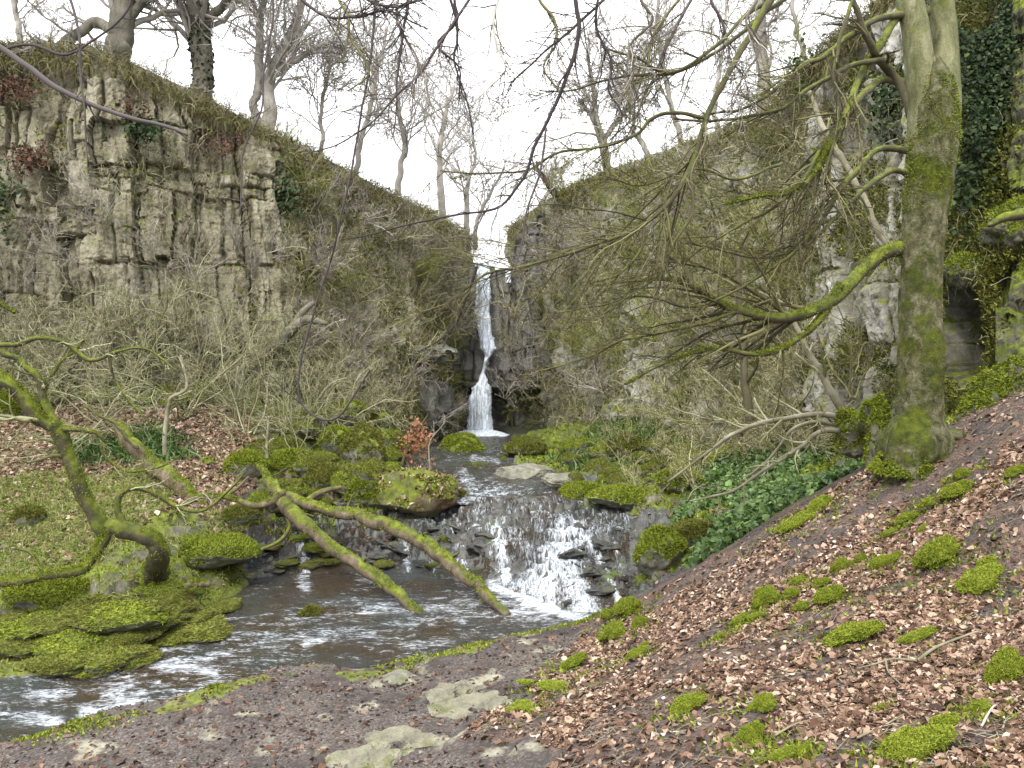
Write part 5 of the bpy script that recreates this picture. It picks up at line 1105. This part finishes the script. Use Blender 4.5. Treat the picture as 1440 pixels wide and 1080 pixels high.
overhang([(768, 180, 8.5, 1.7), (758, 240, 8.5, 1.6), (740, 300, 8.5, 1.4), (730, 350, 8.5, 1.1), (715, 400, 8.5, .8)], 'straight twig hanging beside the waterfall top', 8, L=0.16)
overhang([(690, -50, 9, 2), (620, 60, 9, 2), (590, 105, 9, 1.8), (555, 140, 9, 1.6), (520, 175, 9, 1.3), (470, 205, 9, 1), (430, 215, 9, .8)], 'dark twig slanting down to the left over the cliff skyline', 16, 'twig_dark', L=0.2)
overhang([(560, -60, 10, 3), (575, 0, 10, 2.4), (570, 40, 10, 2), (560, 90, 10, 1.6), (556, 150, 10, 1.1), (552, 190, 10, .8)], 'drooping twig cluster at the top left of the sky', 20, 'twig_dark', L=0.28)
overhang([(440, -60, 10, 3), (500, -10, 10, 2.4), (550, 10, 10, 2), (600, 0, 10, 1.6)], 'dense fine twig spray at the top edge left of centre', 26, 'twig_dark', L=0.4)
overhang([(390, -40, 10, 2.5), (450, 20, 10, 2.2), (500, 25, 10, 2), (545, 15, 10, 1.6), (600, 40, 10, 1)], 'fine twig spray below the top edge left of centre', 22, 'twig_dark', L=0.32)
overhang([(1010, -60, 10, 2.5), (960, 20, 10, 2.2), (925, 90, 10, 1.8), (900, 150, 10, 1.3), (880, 200, 10, 1)], 'thin dark branch in the sky right of centre', 18, 'twig_dark', L=0.3)
overhang([(520, 520, 12, 1.0), (470, 590, 12, 1.6), (420, 560, 12, 1.4), (430, 480, 12, 1.5), (455, 400, 12, 1.4), (480, 300, 12, 1.4), (500, 200, 12, 1.5), (520, 80, 12, 1.8), (530, -40, 12, 2)], 'long thin shoot dangling before the left cliff', 12, 'twig_dark', L=0.12)
overhang([(670, 375, 9.2, 2), (650, 440, 9.2, 1.6), (630, 470, 9.2, 1.3), (590, 495, 9.2, 1)], 'dark twig end crossing left of the waterfall', 6, L=0.3)

rq = np.random.default_rng(808)
for k in range(11):
    x0 = [640, 700, 760, 860, 900, 960, 1010, 560, 480, 830, 1060][k]; ln_ = rq.uniform(130, 300); dx = rq.uniform(-190, 60) if x0 > 700 else rq.uniform(-60, 120); d_ = rq.uniform(9, 11.5)
    pl = [(x0+rq.uniform(20, 60), -70, d_, 2.6)]+[(x0+dx*q+rq.normal()*10, -10+ln_*q*(1-.25*q), d_, 2.3-1.5*q) for q in (0, .2, .4, .6, .8, 1)]
    overhang(pl, 'fine bare twig branch drooping into the white sky above the waterfall', 22, ['twig_dark', 'twig_grey', 'twig_r'][k % 3], L=0.34, up=-.03, rmin=.0036, group='twig branches drooping across the sky')
# ------------------------------------------------------------------ skyline trees
def sky_tree(pl, lab, nlimb, L=0.55, mat='twig_sky', twig='twig_sky', group=None, ivy=0, rmin=0.015, seed=0, extra=(), nm='bare_tree', ang=0.65, up=0.10, tmin=0.3, lv=4):
    r = np.random.default_rng(seed); Xs, Rs = limb(pl, 40, 0.12, r); root = empty(nm, Xs[0], lab, 'tree', group)
    mb = MB(); tubes(mb, Xs, Rs, 12, lump=.15, seed=seed); part('trunk', mb, M[mat], root)
    allP = [(Xs, Rs)]
    for e in extra:
        Xe, Re = limb(e, 30, 0.12, r); mb = MB(); tubes(mb, Xe, Re, 9, lump=.15, seed=seed+1); part('branch', mb, M[mat], root); allP.append((Xe, Re))
    tw = MB()
    for X0, R0 in allP:
        a, ra = grow(X0, R0, int(nlimb*1.7), L*1.7, ang, 10, 0.26, up*.4, 0.30, tmin, 1, rmin*1.6, 0, r); tubes(tw, a, ra, 6)
        b, rb = grow(a, ra, 8, 0.55, 0.75, 7, 0.22, 0.02, 0.5, 0.15, 1, rmin*1.0, 0, r); tubes(tw, b, rb, 4)
        if lv > 2: c, rc = grow(b, rb, 5, 0.55, 0.7, 5, 0.22, 0.0, 0.6, 0.15, 1, rmin*0.7, 0, r); tubes(tw, c, rc, 3)
        if lv > 3: d, rd = grow(c, rc, 3, 0.6, 0.6, 4, 0.2, 0.0, 0.7, 0.2, 1, rmin*0.5, 0, r); tubes(tw, d, rd, 3)
    o = part('crown', tw, M[twig], root); o['kind'] = 'stuff'
    if ivy:
        i = r.integers(0, 38, ivy); c = Xs[i]+nrm(r.normal(size=(ivy, 3))*np.array([1, 1, .3]))*Rs[i][:, None]*1.05; v, q, rr = leaves(c, r.normal(size=(ivy, 3)), 0.12, r, 1); mb = MB(); mb.add(v, q, None, rr); part('ivy', mb, M['ivy'], root)
    return root
sky_tree([(284, 150, 27.5, 14), (284, 110, 27.5, 14), (282, 60, 27.5, 15), (280, 20, 27.5, 15), (275, -60, 27.5, 13), (270, -200, 27.5, 8)], 'ivy wrapped dark trunk standing on the left cliff edge', 9, mat='bare_trunk', ivy=900, seed=1, L=.5, extra=[[(282, 40, 27.5, 7), (310, 10, 27.3, 6), (345, -20, 27, 5), (400, -80, 27, 3)], [(280, 50, 27.5, 5), (258, 20, 27.4, 5), (240, -20, 27.3, 4)]])
sky_tree([(165, 100, 26, 18), (168, 60, 26, 17), (172, 20, 26, 16), (180, -40, 26, 12), (190, -150, 26, 7)], 'thick leaning trunk rooted in the left cliff top', 8, mat='bare_trunk', seed=2, L=.5, extra=[[(165, 50, 26, 8), (130, 30, 26, 7), (100, 55, 25.8, 7), (75, 75, 25.6, 6)], [(175, 30, 26, 7), (200, 5, 26, 6), (235, -20, 26, 5)]])
sky_tree([(374, 190, 28.5, 10), (382, 160, 28.5, 10), (378, 130, 28.5, 8), (385, 100, 28.5, 8), (402, 60, 28.5, 7), (420, 20, 28.5, 6), (440, -60, 28.5, 4)], 'twin stemmed pale tree on the left cliff edge', 10, mat='twig_sky', seed=3, L=.5, extra=[[(366, 178, 28.5, 7), (358, 150, 28.5, 6), (364, 120, 28.5, 6), (362, 70, 28.5, 6), (365, 30, 28.5, 5), (380, -40, 28.5, 3)], [(385, 105, 28.5, 6), (430, 75, 28.3, 4), (470, 60, 28, 3)]])
sky_tree([(1075, 165, 27, 9), (1074, 120, 27, 9), (1071, 60, 27, 8), (1068, 0, 27, 7), (1064, -120, 27, 5)], 'straight slim trunk on the right cliff top', 6, mat='twig_sky', seed=4, L=.25)
sky_tree([(855, 250, 36, 6), (852, 225, 36, 6), (846, 195, 36, 6), (838, 160, 36, 4), (835, 120, 36, 3), (825, 80, 36, 2)], 'crooked ochre tree on the right skyline beside the notch', 9, seed=5, L=.6, extra=[[(848, 200, 36, 4), (865, 175, 36, 4), (885, 140, 36, 3), (900, 110, 36, 2)], [(842, 180, 36, 3), (828, 160, 36, 3), (818, 148, 36, 2)]])
sky_tree([(622, 305, 40, 5), (620, 270, 40, 5), (617, 235, 40, 4), (620, 200, 40, 4), (628, 160, 40, 3), (638, 120, 40, 2)], 'pale thin tree on the left skyline beside the notch', 9, seed=6, L=.5)
sky_tree([(655, 335, 44, 4), (656, 300, 44, 4), (658, 260, 44, 3), (668, 220, 44, 2), (664, 180, 44, 1.5)], 'faint thin tree right behind the notch on its left side', 9, seed=7, L=.5)
sky_tree([(668, 350, 46, 3), (672, 310, 46, 3), (690, 270, 46, 2), (710, 235, 46, 1.5)], 'faint leaning tree in the middle of the notch', 8, seed=8, L=.5)
sky_tree([(560, 275, 36, 5), (562, 240, 36, 4), (568, 200, 36, 4), (560, 150, 36, 3), (565, 100, 36, 2)], 'bushy pale tree on the left skyline', 12, seed=9, L=.6)
sky_tree([(500, 250, 33, 4), (505, 210, 33, 4), (520, 150, 33, 3), (530, 100, 33, 2.5), (545, 40, 33, 2)], 'fine branched tree between the bushy tree and the twin stems', 12, seed=10, L=.55)
sky_tree([(960, 215, 33, 4), (955, 180, 33, 4), (940, 140, 33, 3.5), (935, 90, 33, 3), (925, 40, 33, 2.5), (930, -40, 33, 2)], 'slim dark tree on the right skyline', 12, seed=11, L=.5)
sky_tree([(910, 225, 34, 4), (905, 200, 34, 4), (890, 180, 34, 3), (895, 120, 34, 2.5), (915, 60, 34, 2)], 'twisted small tree on the right skyline', 10, seed=12, L=.5)
sky_tree([(1010, 190, 30, 3.5), (1005, 140, 30, 3), (1015, 80, 30, 2.5), (1020, 10, 30, 2)], 'slender tree on the right skyline before the straight trunk', 10, seed=13, L=.5)
sky_tree([(1140, 110, 26, 4), (1128, 60, 26, 4), (1115, 20, 26, 3), (1110, -60, 26, 3)], 'leaning tree where the right cliff top rises', 7, seed=14, L=.4)
sky_tree([(450, 225, 30, 3.5), (455, 190, 30, 3), (450, 150, 30, 2.5), (465, 90, 30, 2)], 'thin twiggy tree on the left skyline right of the twin stems', 10, seed=15, L=.6)
sky_tree([(760, 290, 42, 3), (772, 265, 42, 2.5), (778, 240, 42, 1.6)], 'small shrub tree just right of the notch', 9, seed=16, L=.7)
sky_tree([(30, 70, 26, 4), (25, 30, 26, 4), (20, -10, 26, 3), (30, -80, 26, 2)], 'thin tree at the left end of the skyline', 8, seed=17, L=.5)
sky_tree([(800, 282, 40, 6), (785, 272, 39, 5), (772, 262, 38, 4), (760, 240, 37.5, 2.5), (752, 228, 37, 1.5)], 'orange brown bough reaching over the notch from the right', 4, seed=18, L=.3, mat='log', lv=2)

# ------------------------------------------------------------------ shrubs on the cliffs
def shrub_mesh(seed, h=2.0, spread=0.5, stems=7, flat=0.0, rmin=0.007, k2=7, k3=5, k4=3, up=0.06, wander=0.18, rs=1.0):
    r = np.random.default_rng(seed); d = nrm(np.stack([r.normal(size=stems)*spread, r.normal(size=stems)*spread, np.ones(stems)], 1))
    n = 9; S = np.zeros((stems, n, 3)); S[:, 0] = r.normal(size=(stems, 3))*0.08*np.array([1, 1, 0])
    st = (h*(0.6+0.6*r.random(stems))/(n-1))[:, None]
    for j in range(1, n): S[:, j] = S[:, j-1]+d*st; d = nrm(d+r.normal(size=(stems, 3))*wander+np.array([0, 0, up]))
    R = (0.014+0.012*r.random(stems))[:, None]*np.linspace(1, .4, n)[None]*h/2*rs
    mb = MB(); tubes(mb, S, R, 5)
    a, ra = grow(S, R, k2, 0.5, 0.7, 7, 0.2, up*.5, .55, .15, 1, rmin, flat, r); tubes(mb, a, ra, 4)
    b, rb = grow(a, ra, k3, 0.55, 0.7, 5, 0.22, 0, .6, .15, 1, rmin*.8, flat, r); tubes(mb, b, rb, 3)
    if k4: c, rc = grow(b, rb, k4, 0.6, 0.7, 4, 0.25, 0, .7, .15, 1, rmin*.65, flat, r); tubes(mb, c, rc, 3)
    return mb.mesh('bare_shrub')
SH = [shrub_mesh(s, 2.0, [.45, .7, .3, .9, .6, .5][s], [6, 7, 5, 8, 7, 6][s]) for s in range(6)]
def mats_variants(meshes, mt):
    out = []
    for m in meshes:
        c = m.copy(); c.materials.clear(); c.materials.append(M[mt]); out.append(c)
    return out
SHT = mats_variants(SH, 'twig_tan'); SHG = mats_variants(SH, 'twig_grey'); SHO = mats_variants(SH, 'olive_stem'); SHR = mats_variants(SH, 'twig_r'); SHM = mats_variants(SH, 'twig_mossy')
import mathutils
def place_shrub(me, p, n, sc, lab, group, r, lean=0.6, nm='bare_shrub', cat='shrub'):
    o = bpy.data.objects.new(nm, me); C.objects.link(o); o.location = p
    d = nrm(np.array([n[0]*lean+r.normal()*.25, n[1]*lean+r.normal()*.25, 0.8])); 
    qd = mathutils.Vector(d).to_track_quat('Z', 'Y'); qd = qd @ mathutils.Quaternion((0, 0, 1), r.random()*6.28)
    o.rotation_mode = 'QUATERNION'; o.rotation_quaternion = qd; o.scale = (sc,)*3
    return tag(o, lab, cat, group)
def veil(cl, count, ur, vr, meshes, lab, group, seed, sc=(0.6, 1.3), lean=.8, off=0.1):
    r = np.random.default_rng(seed)
    for _ in range(count):
        u = r.uniform(*ur); v = r.uniform(*vr); p, n, S = cl.pt(np.array(u), np.array(v)); place_shrub(meshes[r.integers(len(meshes))], p+n*off, n, r.uniform(*sc), lab, group, r, lean)
HZ = []
for s_ in range(4):
    h_ = shrub_mesh(60+s_, 3.6, .75, 8, 0.0, .0070, 7, 6, 3, -0.03, .22, .6); h_.materials.append(M['twig_tan']); HZ.append(h_)
r = np.random.default_rng(14)
for px, py, sc_, lab in [(30, 560, 1.1, 'large pale hazel bush spreading at the left edge of the photo'), (150, 600, 1.0, 'large pale hazel bush above the green ferns'), (255, 590, 1.15, 'large pale hazel bush in the middle of the left bank'), (345, 610, .95, 'pale hazel bush at the right end of the leafy bank'), (420, 640, .85, 'pale hazel bush growing out of the boulder heap'), (90, 640, .8, 'pale hazel bush behind the crooked mossy tree'), (470, 610, .9, 'pale hazel bush under the dark crooked trunk')]:
    p, D = at(px, py); h_ = bpy.data.objects.new('hazel_bush', HZ[r.integers(4)]); C.objects.link(h_); h_.location = p; h_.scale = (sc_,)*3; h_.rotation_euler = (r.normal()*.1, r.normal()*.1, r.random()*6); tag(h_, lab, 'bush')
LT = 'bare tan twigged shrub in the thicket along the foot of the left cliff'
veil(left, 22, (0.26, 0.66), (0.02, 0.22), SHT, LT, 'shrubs along the foot of the left cliff', 1, (.7, 1.4))
veil(left, 20, (0.22, 0.62), (0.22, 0.6), SHG[:4]+SHT[:2], 'bare shrub sprouting from ledges of the left cliff face', 'shrubs on the left cliff face', 2, (.4, .9))
veil(left, 54, (0.62, 0.97), (0.08, 0.98), SHG+SHO+SHM[:3], 'bare grey shrub on the steep slope left of the waterfall', 'shrubs left of the waterfall', 3, (.6, 1.15))
veil(left, 16, (0.25, 0.66), (0.9, 1.0), SHG, 'bare shrub along the rim of the left cliff', 'shrubs on the left rim', 4, (.3, .7), .2, -.3)
veil(right, 78, (0.02, 0.45), (0.15, 1.0), SHO+SHG+SHM+SHM, 'bare olive shrub on the steep slope right of the waterfall', 'shrubs right of the waterfall', 5, (.6, 1.2))
veil(right, 26, (0.28, 0.50), (0.05, 0.5), SHO+SHM, 'bare mossy shrub at the foot of the right cliff', 'shrubs at the foot of the right cliff', 6, (.6, 1.1))
veil(right, 5, (0.45, 0.62), (0.6, 1.0), SHR, 'bare shrub clinging to the right rock buttress', 'shrubs on the right buttress', 7, (.35, .7))
r = np.random.default_rng(8)
for px, py in [(180, 560), (330, 590), (400, 620), (60, 560), (440, 600), (350, 560), (480, 580), (-40, 570)]:
    p, D = at(px, py); place_shrub(SHT[r.integers(6)], p, (0, -1, 0), r.uniform(.8, 1.35), 'pale tan bare bush on the leafy left bank below the cliff', 'bushes on the left bank', r, .2)
for px, py in [(1000, 660), (1060, 640), (930, 660), (880, 640), (1110, 650), (1150, 640), (980, 690), (900, 700)]:
    p, D = at(px, py); place_shrub(SHO[r.integers(6)], p, (-.5, -.5, 0), r.uniform(.6, .95), 'straggling olive bush on the bank right of the stream', 'bushes right of the stream', r, .5)
p = P(1195, 560, 15.5); place_shrub(SHR[2], p, (0, -1, 0), 1.0, 'dense brown twiggy shrub between buttress and beech trunk', None, r, .1)

# tangled dead stems and grass draped over the cliffs
def drape(cl, n, ur, vr, ln, wd, seed, out=0.25, droop=0.15, down=0.5, thr=-2):
    r = np.random.default_rng(seed); u = r.uniform(*ur, n); v = r.uniform(*vr, n); p, nr, S = cl.pt(u, v)
    k = fbm(S*0.6, p[:, 2]*0.6, 0, 4, seed) > thr; hx, hy = proj(p[:, 0], p[:, 1], p[:, 2]); k &= ((hx-1362)/34)**2+((hy-470)/85)**2 > 1; p = p[k]; nr = nr[k]
    t = np.cross(nr, [0, 0, 1.0]); m = len(p)
    d = nr*out+t*r.normal(size=(m, 1))*0.7+np.array([0, 0, 1.0])*(r.normal(size=(m, 1))*0.8-down*0.3)
    return strands(p+nr*(0.1+0.35*r.random((m, 1))), d, ln, wd, r, 5, droop, 0.35)
mb = MB()
for a in [(left, 3500, (.22, .66), (.02, .30), 1.0, .012, 1), (left, 8000, (.2, .66), (.2, 1.0), .7, .012, 2, .15, .1, .5, -0.1)]:
    v, q, rr = drape(*a); mb.add(v, q, None, rr)
tag(link('dead_stems', mb.mesh('dead_stems'), M['straw']), 'tangle of straw coloured dead stems over the left cliff', 'dead stems', kind='stuff')
mb = MB()
for a in [(left, 10000, (.60, .99), (.05, 1.0), .8, .018, 3), (right, 19000, (.0, .47), (.08, 1.0), .9, .018, 4), (right, 2200, (.44, .62), (.0, .95), .5, .012, 5, .2, .2, .5, 0.15), (right, 3500, (.6, .8), (.0, .9), .5, .008, 6, .3, .4, .5, -0.1)]:
    v, q, rr = drape(*a); mb.add(v, q, None, rr)
tag(link('undergrowth', mb.mesh('undergrowth'), M['olive_stem']), 'olive brown undergrowth covering the slopes beside the waterfall', 'undergrowth', kind='stuff')
mb = MB()
r = np.random.default_rng(77)
def green(cl, n, ur, vr, seed, thr, ln=.16, wd=.06):
    u = r.uniform(*ur, n); v = r.uniform(*vr, n); p, nr, S = cl.pt(u, v); k = fbm(S*0.7, p[:, 2]*0.7, 0, 4, seed) > thr; hx, hy = proj(p[:, 0], p[:, 1], p[:, 2]); k &= ((hx-1362)/32)**2+((hy-470)/80)**2 > 1; p = p[k]+nr[k]*0.25*r.random((k.sum(), 1))
    return blades(p, nr[k]+np.array([0, 0, .6]), ln, wd, r, .6)
for a in [(left, 16000, (.60, .99), (.02, 1.0), 3, -.05), (right, 30000, (.0, .5), (.0, 1.0), 4, 0.0), (right, 12000, (.48, .62), (.0, 1.0), 5, 0.2), (right, 110000, (.62, .9), (.0, 1.0), 15, -0.2, .07, .04), (left, 9000, (.2, .62), (.0, 1.0), 6, .2)]:
    v, t, rr = green(*a); mb.add(v, None, t, rr)
tag(link('cliff_moss', mb.mesh('cliff_moss'), M['moss_dull']), 'dull green moss and grass tufts on the cliff faces', 'moss', kind='stuff')
mb = MB()
for a in [(left, 9000, (.2, .99), (.93, 1.0), .55, .02, 11, .5, .45, .5), (right, 7000, (.0, .8), (.93, 1.0), .55, .02, 12, .5, .45, .5)]:
    v, q, rr = drape(*a); mb.add(v, q, None, rr)
tag(link('rim_grass', mb.mesh('rim_grass'), M['rim']), 'ragged grass hanging over the cliff rims', 'grass', kind='stuff')
r = np.random.default_rng(91)
for k in range(44):
    px = r.uniform(575, 662) if k % 2 else r.uniform(700, 830); py = r.uniform(345, 560 if k % 2 == 0 else 500); D = 36.6 if k % 2 else 36.0
    place_shrub((SHG+SHO)[r.integers(12)], P(px, py, D-.2*r.random()), (0.3 if k % 2 else -.3, -1, 0), r.uniform(.6, 1.15), 'bare brown shrub growing from the dark rock beside the waterfall', 'shrubs on the waterfall wall', r, .9)
# ivy: patches each a thing
def ivy(px, py, w, h, D, n, lab, size=.10, mat='ivy'):
    r = np.random.default_rng(int(px+py)); a = r.normal(px, w*.4, n); b = r.normal(py, h*.4, n); DD = D+r.normal(size=n)*.12
    X = np.stack([(a-720)/F*DD, DD, (500-b)/F*DD], 1); k = fbm(X[:, 0]*1.5, X[:, 1], X[:, 2]*1.5, 3, 2) > -.25; X = X[k]
    v, q, rr = leaves(X, np.tile([-.4, -1, .5], (len(X), 1)), size, r, .6); mb = MB(); mb.add(v, q, None, rr); o = link('ivy', mb.mesh('ivy'), M[mat]); tag(o, lab, 'ivy')
def surfD(cl, px, py):
    u, v = np.meshgrid(np.linspace(0, 1, 260), np.linspace(0, 1, 120)); p, n, S = cl.pt(u, v); a, b = proj(p[..., 0], p[..., 1], p[..., 2])
    i = np.argmin((a-px)**2+(b-py)**2); return p.reshape(-1, 3)[i, 1]
for px, py, w, h, n, lab, sz, cl in [(190, 185, 60, 22, 260, 'dark ivy patch under the ledge of the left cliff', .16, left), (395, 275, 36, 50, 350, 'dark ivy bunch on the left cliff below the twin stemmed tree', .16, left), (5, 290, 30, 60, 250, 'ivy at the left edge of the cliff', .16, left),
                                     (1405, 90, 110, 160, 11000, 'dark ivy curtain over the upper right cliff', .068, right), (1370, 240, 60, 120, 900, 'thin ivy below the dark ivy curtain', .09, right), (1155, 280, 60, 60, 500, 'ivy tufts beside the right rock buttress', .11, right), (1250, 150, 40, 70, 500, 'ivy behind the fork of the beech', .11, right), (1150, 110, 60, 50, 700, 'ivy on the shoulder of the right cliff top', .13, right)]:
    ivy(px, py, w, h, surfD(cl, px, py)-.45, n, lab, sz)
# rust coloured bracken on the left ledges
for px, py, w, h, n, lab in [(20, 125, 50, 26, 420, 'rusty dead fern clump on the upper left ledge'), (38, 222, 44, 30, 420, 'rusty dead fern clump lower on the left cliff'), (170, 150, 80, 20, 300, 'rusty leaf patch on the ledge under the leaning trunk'), (310, 205, 60, 26, 260, 'faded brown fern patch near the left cliff rim')]:
    D = surfD(left, px, py)-.35; r = np.random.default_rng(px); a = r.normal(px, w*.4, n); b = r.normal(py, h*.4, n); DD = D+r.normal(size=n)*.15
    X = np.stack([(a-720)/F*DD, DD, (500-b)/F*DD], 1); k_ = (np.abs(a-px) < w*.9) & (np.abs(b-py) < h*.9) & (r.random(n) < .45); X = np.repeat(X[k_], 3, 0); X = X+r.normal(size=X.shape)*.07; v, q, rr = leaves(X, np.tile([.2, -.7, .4], (len(X), 1)), .085, r, 1.2); mb = MB(); mb.add(v, q, None, rr*.55); tag(link('dead_fern', mb.mesh('dead_fern'), M['rust']), lab, 'dead fern', kind='stuff')

# mossy outcrops round the beech
OUT = [(1385, 640, 13.0, 64, 128, 'boulder', 'moss topped rock block right of the beech trunk', 11), (1238, 668, 12.8, 40, 100, 'boulder', 'dark mossy stump rock left of the beech trunk', 12), (1228, 612, 12.9, 34, 50, 'boulder', 'upper lobe of mossy rock left of the beech trunk', 13),
       (1362, 400, None, 60, 50, 'boulder', 'mossy ledge jutting from the cliff behind the beech', 14), (1432, 345, None, 90, 60, 'boulder', 'bright mossy ledge at the right edge', 15), (1430, 560, 13.4, 60, 60, 'boulder', 'mossy rock at the right edge above the slope', 16), (1205, 640, 13.6, 60, 60, 'boulder', 'mossy rock at the foot of the arching shoots', 17)]
for px, py, D, w, h, mt, lab, sd in OUT:
    if D is None: D = surfD(right, px, py)+0.1
    p = P(px, py, D); s = D/F; root = empty('boulder', p, lab, 'boulder')
    V, T = rock_shape(sd, w*s*.5, w*s*.5, h*s*.55, .5, ICO4, .6); V[:, 2] += h*s*.45; mb = MB(); mb.add(V, None, T); rk_ = link('rock', mb.mesh('rock'), M[mt], root)
    moss_cap(rk_, V, T, None, 9000, .05, np.random.default_rng(sd), M['moss'], 0.0, -.3)
stemtree([(1480, 290, 12, 9), (1440, 300, 12, 8), (1410, 306, 12, 6), (1388, 318, 12, 3)], 'stubby bright moss coated bough at the right edge', 'mossy_bough', 'branch', 'limb_moss', 'twig_r', 0)

# ------------------------------------------------------------------ sky, light, camera
sc = bpy.context.scene
w = bpy.data.worlds.new('World'); sc.world = w; w.use_nodes = True; nt = w.node_tree; nt.nodes.clear()
t = NT(nt)
sky = t.n('ShaderNodeTexSky', sky_type='NISHITA', sun_disc=False, sun_elevation=math.radians(48), sun_rotation=math.radians(200), air_density=1.0, dust_density=3.0)
tc = t.n('ShaderNodeTexCoord')
cl = t.noise(tc.outputs['Generated'], 1.6, 5, 0.5)
cloud = t.ramp(cl, [(0.3, (8.8, 8.8, 9.1, 1)), (0.7, (11.5, 11.5, 11.8, 1))])
c = t.mix(0.90, sky.outputs[0], cloud)
zz_ = t.n('ShaderNodeSeparateXYZ', {0: tc.outputs['Generated']}).outputs[2]
g_ = t.math('ADD', 0.52, t.math('MULTIPLY', t.math('MAXIMUM', zz_, 0.0), 1.05))
c = t.n('ShaderNodeVectorMath', {0: c, 1: t.n('ShaderNodeCombineXYZ', {0: g_, 1: g_, 2: g_}).outputs[0]}, operation='MULTIPLY').outputs[0]
bg = t.n('ShaderNodeBackground', {'Color': c, 'Strength': 0.12}); t.n('ShaderNodeOutputWorld', {'Surface': bg.outputs[0]})
sun = bpy.data.lights.new('sun', 'SUN'); sun.energy = 1.5; sun.angle = math.radians(14); sun.color = (1, 0.96, 0.88)
so = bpy.data.objects.new('sun', sun); C.objects.link(so)
az = math.radians(200); el = math.radians(48)
dv = mathutils.Vector((math.sin(az)*math.cos(el), math.cos(az)*math.cos(el), math.sin(el))); so.rotation_euler = dv.to_track_quat('Z', 'Y').to_euler()
cam = bpy.data.cameras.new('camera'); co = bpy.data.objects.new('camera', cam); C.objects.link(co); sc.camera = co
cam.sensor_width = 36; cam.lens = 36*F/1440; co.rotation_euler = (math.radians(90), 0, 0); cam.shift_y = -40/1440; cam.clip_end = 500; cam.clip_start = 0.05
sc.view_settings.view_transform = 'Standard'; sc.view_settings.look = 'None'; sc.view_settings.gamma = 1; sc.view_settings.exposure = 1.22
sc.cycles.max_bounces = 5; sc.cycles.diffuse_bounces = 3; sc.cycles.glossy_bounces = 2; sc.cycles.transparent_max_bounces = 8; sc.cycles.transmission_bounces = 2
